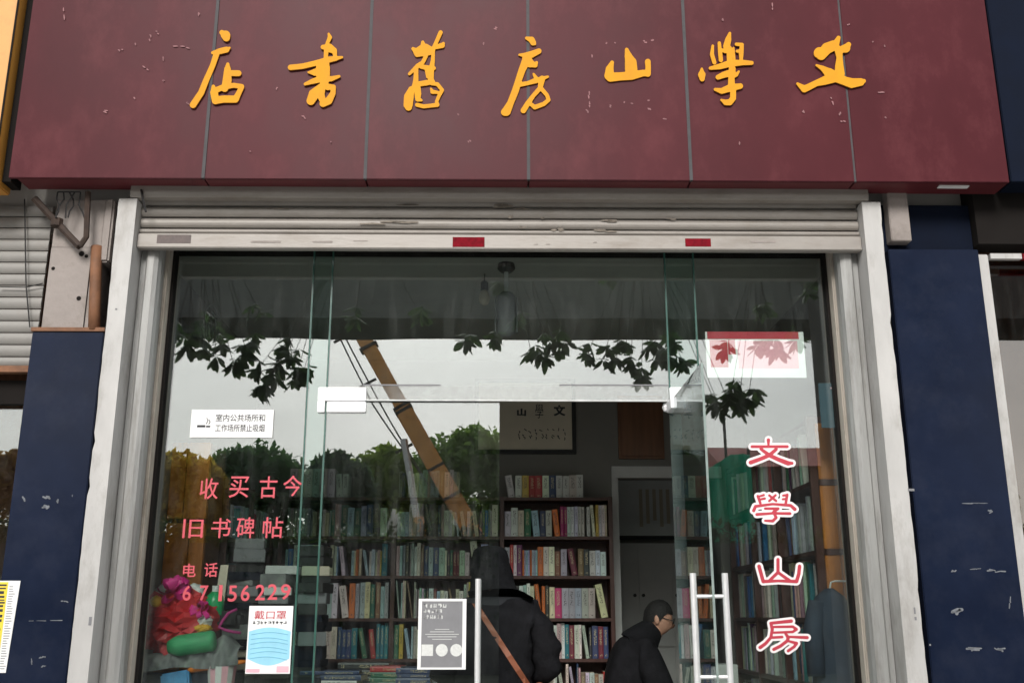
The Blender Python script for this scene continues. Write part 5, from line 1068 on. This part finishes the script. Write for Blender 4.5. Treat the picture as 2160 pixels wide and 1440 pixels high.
# --- seated reader facing right
sx, sy = at(1396, 1300, 1.75).x, 1.75
pt = top('person', 'dark-haired person with glasses in a dark jacket seated reading, facing right', 'person', (sx - .15, sy, FL))
hc = at(1390, 1303, 1.75)
def S_(x, y, z): return (sx + x, sy + y, z)
V, E, Rd = [], [], []
pel = chain(V, E, Rd, [(S_(-.22, 0, .70), .17)]); ch_ = chain(V, E, Rd, [(S_(-.26, 0, .92), .20), (S_(-.25, 0, 1.14), .21), (S_(-.18, 0, 1.30), .165), (S_(-.08, 0, 1.41), .095), (S_(-.035, 0, 1.45), .07)], pel)
for s in (-1, 1):
    chain(V, E, Rd, [(S_(-.12, s * .10, .68), .09), (S_(.18, s * .13, .66), .08), (S_(.24, s * .13, .45), .06), (S_(.22, s * .13, .24), .045), (S_(.26, s * .13, .19), .04), (S_(.35, s * .13, .18), .03)], pel)
    chain(V, E, Rd, [(S_(-.15, s * .20, 1.29), .105), (S_(-.08, s * .27, 1.12), .095), (S_(-.01, s * .26, .99), .08), (S_(.12, s * .18, 1.0), .06), (S_(.22, s * .10, 1.03), .036)], 2)
vs_, fs_ = skin_mesh(V, E, Rd, 0); b = MB()
b.add(vs_, [q for q in fs_], 0)
hv, hf, f_, r_, rot = head_geo(hc, (1, -.22, 0), .88, .26); b.add(hv, hf, 1)
b.tube([S_(-.085, 0, 1.38), (hc.x - .035, hc.y, hc.z - .09), (hc.x - .02, hc.y, hc.z - .03)], [.062, .056, .05], 14, 1)
for s in (-1, 1):
    e = hc + rot @ (f_ * -.005 + r_ * s * .071 + Vector((0, 0, -.01))); blob(b, e, (.018, .010, .03), 7, .05, 10, 8, 1)
    hand_geo(b, S_(.22, s * .10, 1.02), (.8, -s * .3, .1), (0, 0, 1), .95, 1)
b.build('body', ['coat', 'skin'], pt, smooth=True)
b = MB(); nu, nv = 28, 14; hvs = []      # hair cap: crown, back and sides
for i in range(nv + 1):
    for j in range(nu):
        a = 2 * math.pi * j / nu; ca_ = math.cos(a); lim = 1.2 if ca_ > .55 else (1.2 + (1.72 - 1.2) * min(1, (.55 - ca_) / .35)); lim = lim if ca_ > -.1 else 1.72 + .45 * min(1, (-.1 - ca_) / .5); th = lim * i / nv
        x = math.sin(th) * math.cos(a); y = math.sin(th) * math.sin(a); z = math.cos(th); wv = 1.0 + .018 * math.sin(9 * a + 5 * th) + .012 * math.sin(23 * a - 11 * th)
        hvs.append(hc + rot @ ((.097 * x - .006) * wv * f_ + .076 * y * wv * r_ + Vector((0, 0, .117 * z * wv))))
b.add(hvs, [(i * nu + j, i * nu + (j + 1) % nu, (i + 1) * nu + (j + 1) % nu, (i + 1) * nu + j)[::-1] for i in range(nv) for j in range(nu)]); b.build('hair', 'hair', pt, smooth=True)
b = MB()
for s in (-1, 1):
    c = hc + rot @ (f_ * .096 + r_ * s * .030 + Vector((0, 0, .003))); k = 14
    b.tube([c + rot @ (r_ * .024 * math.cos(2 * math.pi * i / k) + Vector((0, 0, .02 * math.sin(2 * math.pi * i / k)))) for i in range(k + 1)], .0028, 5, cap=False)
    b.tube([hc + rot @ (f_ * .094 + r_ * s * .053 + Vector((0, 0, .008))), hc + rot @ (f_ * .0 + r_ * s * .076 + Vector((0, 0, .01)))], .0028, 5)
b.tube([hc + rot @ (f_ * .099 + r_ * q * .009) for q in (-1, 1)], .0028, 5); b.build('glasses', 'black', pt)
t_ = top('stool', 'low stool under the seated person', 'stool', (sx - .22, sy, FL)); b = MB(); b.box(sx - .40, sx - .04, sy - .17, sy + .17, .50, .545); b.build('seat', 'bwood', t_, bevel=.006)
for ax_ in (-.37, -.07):
    for ay_ in (-.14, .14): b = MB(); b.box(sx + ax_ - .018, sx + ax_ + .018, sy + ay_ - .018, sy + ay_ + .018, FL, .50); b.build('leg', 'bwood', t_)
t_ = top('reading_desk', 'dark desk in front of the seated person by the right bookcase', 'desk', (sx + .3, sy, FL)); b = MB(); b.box(sx + .06, 1.60, sy - .3, sy + .35, .96, .99); b.build('desk_top', 'bwood', t_, bevel=.004)
for ax_ in (.10, 1.55 - sx):
    for ay_ in (-.26, .31): b = MB(); b.box(sx + ax_ - .02, sx + ax_ + .02, sy + ay_ - .02, sy + ay_ + .02, FL, .96); b.build('leg', 'bwood', t_)
t_ = top('open_book', 'open white book on the desk before the seated person', 'book', (sx + .30, sy, .99))
for s in (-1, 1):
    b = MB(); b.add([(sx + .30, sy - .09, .995), (sx + .30, sy + .09, .995), (sx + .30 + s * .12, sy + .09, 1.02), (sx + .30 + s * .12, sy - .09, 1.02), (sx + .30, sy - .09, .991), (sx + .30, sy + .09, .991), (sx + .30 + s * .12, sy + .09, .992), (sx + .30 + s * .12, sy - .09, .992)], [(0, 1, 2, 3), (7, 6, 5, 4), (0, 3, 7, 4), (1, 5, 6, 2), (3, 2, 6, 7)]); b.build('page_block', 'paper', t_, fixn=True)
b = MB(); b.box(sx + .34, sx + .5, sy + .1, sy + .3, .991, 1.20); single('paper_box', 'pale grey box of papers on the desk by the right bookcase', 'box', b, 'lightprint', (sx + .42, sy + .2, .991), False, .004)
# ================================================================== the street behind, mirrored in the glass
def lerp(a, b_, t): return a + (b_ - a) * t
# raised walkway whose straight lower edge cuts off the mirrored sky
zb = refl(1080, 716, 26.0).z
br = top('raised_walkway', 'dark straight-edged concrete walkway high across the street, mirrored in the upper glass', 'walkway', (0, -19.5, 0))
b = MB(); b.box(-48, 48, -20.9, -18.9, zb, zb + .55); b.build('deck', 'concrete', br)
b = MB(); b.box(-48, 48, -19.1, -18.9, zb + .551, zb + 1.95); b.build('parapet', 'concrete', br)
b = MB(); b.box(-48, 48, -20.9, -20.7, zb + .551, zb + 1.6); b.build('parapet', 'concrete', br)
for x in (-40, -27, 27, 40): b = MB(); b.lathe([(.5, 0), (.45, zb - .6), (.8, zb - .05)], (x, -19.9, .004), 14); b.build('column', 'concrete', br)
# crane
A = refl(988, 1108, 34); B = refl(768, 712, 34); dv = (B - A); piv = A - dv * .24; tip = A + dv * 1.9; dn = dv.normalized()
cr = top('mobile_crane', 'orange mobile crane with raised telescopic boom, mirrored in the middle glass', 'crane', (piv.x, piv.y, 0))
side = Vector((0, 1, 0)); upv = dn.cross(side).normalized()
def boxbeam(bb, p, q, w_, h_): bb.obox((p + q) / 2, (q - p) / 2, side * w_ / 2, upv * h_ / 2)
b = MB(); boxbeam(b, piv, lerp(A, B, .62), .56, .58); b.build('boom_base', 'crane', cr, bevel=.04)
b = MB(); boxbeam(b, lerp(A, B, .60), lerp(A, B, 1.25), .46, .48); b.build('boom_section', 'crane', cr, bevel=.03)
b = MB(); boxbeam(b, lerp(A, B, 1.24), tip, .44, .46); b.build('boom_section', 'crane', cr, bevel=.03)
for t_ in (.62, .60, .95, .30, .15):
    b = MB(); p = lerp(A, B, t_); boxbeam(b, p - dn * .06, p + dn * .04, .60, .62); b.build('boom_collar', 'crane_dark', cr)
for k in range(2):
    b = MB(); off = upv * (.55 + .22 * k) + side * (.2 * (k - 1)); b.tube([lerp(A, B, .25) + upv * .5, lerp(A, B, .7) + off * 1.1, tip + upv * .3], .028, 5); b.build('cable', 'crane_dark', cr)
for t_ in (.45, .8, 1.05): b = MB(); p = lerp(A, B, t_); b.tube([p + upv * .3, p + upv * .95], .05, 6); b.build('cable_bracket', 'crane_dark', cr)
c0 = refl(878, 1092, 34); c1 = refl(852, 925, 34)
b = MB(); b.tube([c0 + (c0 - c1) * .25, c0], .26, 12); rmc = b.build('ram_cylinder', 'crane', cr); b = MB(); b.tube([c0, c1], .12, 12); b.build('ram_rod', 'steel', rmc)
b = MB(); b.box(piv.x - 1.6, piv.x + 2.6, piv.y - 1.2, piv.y + 1.2, 1.25, 2.3); b.build('turntable', 'crane', cr, bevel=.06)
b = MB(); b.box(piv.x - 4.8, piv.x + 4.6, piv.y - 1.2, piv.y + 1.2, .75, 1.24); b.build('chassis', 'crane_dark', cr, bevel=.05)
b = MB(); b.prof([(0, 0), (0, 0)][:0] or [(piv.y - 1.15, 1.25), (piv.y + 1.15, 1.25), (piv.y + 1.1, 2.7), (piv.y - 1.1, 2.7)], piv.x + 2.9, piv.x + 4.7); cab = b.build('driver_cab', 'crane', cr, fixn=True)
b = MB(); b.box(piv.x + 3.1, piv.x + 4.5, piv.y + 1.16, piv.y + 1.175, 1.85, 2.5); b.build('cab_window', 'black', cab)
for x in (-3.8, -2.5, 1.8, 3.6):
    for s in (-1, 1): b = MB(); b.lathe([(.3, -.16), (.5, -.16), (.52, 0), (.5, .16), (.3, .16)], (piv.x + x, piv.y + s * 1.05, .525), 18, axis='y'); b.build('wheel', 'black', cr)
# trees
def leaves(mb, c, r, n, size, seed, clump=26, lo=-1):
    rn_ = np.random.RandomState(seed); an = rn_.uniform(0, 6.283, clump); rr = np.sqrt(rn_.uniform(0, 1, clump)) * .86
    zt = np.sqrt(np.maximum(.05, 1 - (rr / 1.02) ** 2 * .8)) * .86; zz_ = np.where(rn_.uniform(0, 1, clump) < .6, zt, rn_.uniform(-.95, 1, clump) * zt)
    C = np.stack([rr * np.cos(an), rr * np.sin(an), zz_], 1)
    out = []
    ci = rn_.randint(0, clump, n); d = rn_.normal(size=(n, 3)); d /= np.linalg.norm(d, axis=1)[:, None]
    P = C[ci] + d * (rn_.uniform(.15, 1, (n, 1)) ** .5) * .30
    P = P * np.array(r) + np.array(c); A_ = rn_.normal(size=(n, 3)); A_ /= np.linalg.norm(A_, axis=1)[:, None]; B_ = np.cross(A_, rn_.normal(size=(n, 3))); B_ /= np.linalg.norm(B_, axis=1)[:, None]
    s = size * rn_.uniform(.6, 1.3, (n, 1)); q = np.stack([P - A_ * s, P - B_ * s * .5, P + A_ * s, P + B_ * s * .5], 1).reshape(-1, 3)
    o = len(mb.v); mb.v += [tuple(x) for x in q.tolist()]; mb.f += [(o + 4 * i, o + 4 * i + 1, o + 4 * i + 2, o + 4 * i + 3) for i in range(n)]; mb.m += [0] * n
TR = [(385, 984, 150, 47, (.20, .105, .025), 'golden-brown leafy tree mirrored at the far left of the glass'), (548, 964, 215, 50, (.028, .055, .03), 'dark round-topped green tree mirrored behind the upper red lettering'), (712, 982, 120, 48, (.03, .045, .035), 'dark bluish-green tree mirrored left of the crane'), (808, 969, 120, 52, (.085, .11, .03), 'yellow-green tree mirrored just left of the crane boom'), (1000, 932, 210, 55, (.06, .09, .03), 'large bright green tree mirrored right of the crane boom'), (905, 985, 100, 58, (.07, .085, .03), 'small olive tree mirrored behind the crane boom'), (1180, 945, 220, 58, (.05, .08, .03), 'broad green tree in the street opposite the open doorway'), (230, 990, 170, 50, (.07, .06, .03), 'brownish tree mirrored beside the left pillar'), (1390, 960, 200, 58, (.045, .075, .03), 'green tree opposite the open door leaf'), (60, 975, 200, 52, (.09, .05, .03), 'reddish-brown tree mirrored in the left neighbour window'), (1950, 1000, 260, 55, (.06, .055, .035), 'dull brown-green tree opposite the right pillar')]
for i, (px, py, wpx, Dr, colr, lab) in enumerate(TR):
    tp = refl(px, py, Dr); rad = wpx / FPX * Dr * .5; hz_ = tp.z; t_ = top('street_tree', lab, 'tree', (tp.x, tp.y, 0), 'trees across the street')
    zc = hz_ * .52; b = MB(); leaves(b, (tp.x, tp.y, zc), (rad * 1.3, rad * .8, hz_ * .5), 10000, .22, 40 + i, 60)
    M['tl%d' % i] = leafmat('tree_leaf_%d' % i, tuple(min(.4, q * 2.6) for q in colr)); o = b.build('crown', 'tl%d' % i, t_)
    b = MB(); b.tube([(tp.x, tp.y, 0), (tp.x + .1, tp.y, hz_ * .3), (tp.x - .1, tp.y + .1, hz_ * .65)], [.28, .2, .1], 8)
    for k in range(5):
        an = k * 1.3; z_ = hz_ * (.25 + .08 * k); b.tube([(tp.x, tp.y, z_), (tp.x + rad * .6 * math.cos(an), tp.y + rad * .5 * math.sin(an), z_ + hz_ * .18)], [.1, .03], 6)
    b.build('trunk', 'bark', t_)
# hedge and hill closing the view
HD = 29.5; hz_ = refl(1000, 1106, HD).z - .2; hy = 5.1 - HD
hg = top('hedge', 'tall dark hedge along the far side of the road, mirrored low in the glass', 'hedge', (0, hy, 0))
b = MB(); rh = random.Random(12)
for k in range(34): leaves(b, (-28 + 1.7 * k, hy, hz_ * .5), (1.15, .6, hz_ * .54 + .12 * math.sin(k * 1.7) + rh.uniform(-.1, .1)), 900, .11, 300 + k, 30)
M['hedge'] = leafmat('hedge_leaf', (.03, .045, .022)); stuff(b.build('foliage', 'hedge', hg))
b = MB(); b.box(-29, 29, hy - .4, hy + .3, 0, hz_ - .35); b.build('hedge_core', 'darkwall', hg)  # dark core box added inside the foliage to keep the hedge opaque
b = MB(); nx, ny = 60, 8; vs_ = []; rh = random.Random(3); ph = [rh.uniform(0, 6) for _ in range(6)]
for i in range(nx + 1):
    for j in range(ny + 1):
        x = -160 + 320 * i / nx; y = -100 - 80 * j / ny; h = 1.75 * (7.5 + 2.2 * math.sin(x * .05 + ph[0]) + 1.5 * math.sin(x * .11 + ph[1]) + .8 * math.sin(x * .4 + ph[2])) * math.sin(math.pi * min(1, j / ny * 1.2 + .02) / 1.25); vs_.append((x, y, max(-.2, h)))
b.add(vs_, [(i * (ny + 1) + j, i * (ny + 1) + j + 1, (i + 1) * (ny + 1) + j + 1, (i + 1) * (ny + 1) + j) for i in range(nx) for j in range(ny)]); struct(b.build('hill', 'hill', smooth=True))
# green netted scaffold and low red-roofed house on the right
g0 = refl(1448, 1100, 32); g1 = refl(1585, 955, 32); t_ = top('scaffold', 'green netted scaffolding mirrored beside the open glass door', 'scaffold', (g0.x, g0.y, 0))
b = MB(); n = 16; vs_ = []
for i in range(n + 1):
    u = i / n; zt_ = lerp(refl(1455, 1020, 32).z, refl(1545, 955, 32).z, min(1, u * 1.4)); x = lerp(g0.x, g1.x, u); yj = g0.y + .12 * math.sin(i * 1.9)
    vs_ += [(x, yj, .3), (x, yj + .1, zt_ * .5), (x, yj, zt_)]
b.add(vs_, [(i * 3 + j, (i + 1) * 3 + j, (i + 1) * 3 + j + 1, i * 3 + j + 1) for i in range(n) for j in range(2)]); b.build('net', 'netgreen', t_)
for k in range(4): b = MB(); x = lerp(g0.x, g1.x, k / 3); b.tube([(x, g0.y - .3, 0), (x, g0.y - .3, g1.z + (1.1 if k == 2 else .2))], .05, 6); b.build('pole', 'crane_dark', t_)
for z in (1.5, 3.2, 4.9): b = MB(); b.tube([(g0.x, g0.y - .3, z), (g1.x, g0.y - .3, z)], .04, 6); b.build('ledger', 'crane_dark', t_)
h0 = refl(1540, 1000, 40); h1 = refl(1840, 940, 40); hz1 = refl(1650, 985, 40).z; hz2 = refl(1680, 942, 40).z
t_ = top('low_house', 'low dark house with red tiled roof mirrored in the right pane', 'house', (h0.x + 2, h0.y, 0))
b = MB(); b.box(h0.x, h1.x + 1.5, h0.y - 5, h0.y, 0, hz1); wl = b.build('wall', 'darkwall', t_)
b = MB(); b.prof([(h0.y + .5, hz1 + .0), (h0.y - 2.5, hz2 + .4), (h0.y - 5.5, hz1)], h0.x - .4, h1.x + 1.9); b.build('roof', 'rooftile', t_, fixn=True)
for k in range(3): b = MB(); x = h0.x + .8 + 1.6 * k; b.box(x, x + .9, h0.y + .001, h0.y + .05, 1.2, 2.6); b.build('window', 'black', wl)
t0 = refl(1724, 900, 18); t0.x = refl(1724, 900, 20.5).x; t1 = refl(2010, 900, 18); t_ = top('dark_building', 'tall dark grey building corner mirrored next to the right jamb', 'building', (t0.x + 1.5, t0.y, 0))
b = MB(); b.box(t0.x, t1.x, t0.y - 2.5, t0.y, 0, 9.5); wl = b.build('wall', 'darkwall', t_)
for k in range(4):
    b = MB(); b.box(t0.x + .5, t0.x + 1.6, t0.y + .002, t0.y + .06, 1.0 + 2.1 * k, 2.4 + 2.1 * k); b.build('window', 'black', wl)
# big-leaved evergreen at the kerb whose sprays hang into the mirrored sky
ET = top('evergreen_tree', 'big-leaved evergreen whose dark leaf sprays hang into the mirrored sky', 'tree', (4.35, -6.0, .13))
base = Vector((4.35, -6.0, .13)); fork = Vector((4.0, -5.7, 4.9))
b = MB(); b.tube([base, base + Vector((-.02, .05, 1.6)), Vector((4.15, -5.85, 3.4)), fork, Vector((3.6, -5.6, 6.2)), Vector((3.2, -5.5, 7.4))], [.30, .25, .22, .19, .12, .05], 12)
SP = [(372, 700, 9.6), (395, 728, 9.7), (430, 735, 9.9), (455, 752, 9.8), (492, 768, 9.9), (520, 745, 10), (545, 778, 9.9), (562, 812, 9.8), (590, 765, 10), (618, 752, 10.1), (640, 782, 10), (575, 790, 10), (470, 722, 10), (410, 705, 9.9), (530, 720, 10.1), (600, 730, 10.2), (555, 825, 9.8), (622, 800, 10),
      (982, 718, 10), (1042, 712, 10), (1120, 738, 9.9), (1150, 752, 9.8), (1175, 738, 10), (1195, 720, 10), (1160, 720, 10), (1242, 745, 9.9), (1275, 758, 9.9), (1300, 752, 10), (1330, 765, 9.9), (1352, 790, 9.8), (1385, 755, 10), (1410, 750, 9.9), (1440, 765, 10), (1365, 730, 10.1), (1420, 725, 10.1), (1320, 725, 10.1),
      (1508, 845, 9.7), (1535, 840, 9.6), (1560, 850, 9.6), (1580, 838, 9.7), (1545, 815, 9.7), (1520, 862, 9.7), (1532, 735, 10), (1600, 728, 10.1), (1640, 735, 10), (1680, 715, 10)]
rn = random.Random(17)
for k in range(12): SP.append((rn.uniform(330, 1780), rn.uniform(560, 700), rn.uniform(9.8, 11.2)))
hubs = [refl(x, 480, 10.6) for x in (420, 760, 1060, 1350, 1600)]
prev = fork
for hb in reversed(hubs):
    mid = (prev + hb) / 2 + Vector((0, 0, .12)); b.tube([prev, mid, hb], [.09, .075, .06], 7); prev = hb
lb = MB()
for px, py, Dr in SP:
    c = refl(px, py, Dr); hb = min(hubs, key=lambda q: (q - c).length); mid = (hb + c) / 2 + Vector((rn.uniform(-.1, .1), rn.uniform(-.1, .1), .08)); b.tube([hb, mid, c], [.005, .004, .0035], 5)
    axis = (c - mid).normalized()
    for (cc, nl_) in ((c, rn.randint(9, 13)), (c - axis * .07 + Vector((rn.uniform(-.07, .07), rn.uniform(-.07, .07), rn.uniform(-.02, .06))), rn.randint(5, 9))):
        for k in range(nl_):
            an = 2 * math.pi * k / nl_ + rn.uniform(-.4, .4); e1 = axis.cross(Vector((.3, .9, .2))).normalized(); e2 = axis.cross(e1); out = (math.cos(an) * e1 + math.sin(an) * e2) + axis * rn.uniform(-.3, 1.0) + Vector((0, 0, -.3)); out.normalize()
            ln = rn.uniform(.09, .165); wd = ln * rn.uniform(.19, .27); sd_ = out.cross(axis + Vector((rn.uniform(-.5, .5), rn.uniform(-.5, .5), 0))).normalized(); up = sd_.cross(out); p0 = cc + out * .012; dr_ = Vector((0, 0, -ln * rn.uniform(.05, .3)))
            q = [p0] + [p0 + out * ln * u_ + sd_ * wd * w_ + up * .01 * abs(w_) + dr_ * u_ * u_ for u_, w_ in ((.22, .62), (.45, 1.0), (.7, .92), (.9, .5), (1.0, 0), (.9, -.5), (.7, -.92), (.45, -1.0), (.22, -.62))] + [p0 + out * ln * .5 + dr_ * .25]
            lb.add(q, [(m_, m_ + 1, 10) for m_ in range(9)] + [(9, 0, 10)])
b.build('trunk', 'darktwig', ET, smooth=True); stuff(lb.build('crown', 'leaf_big', ET))
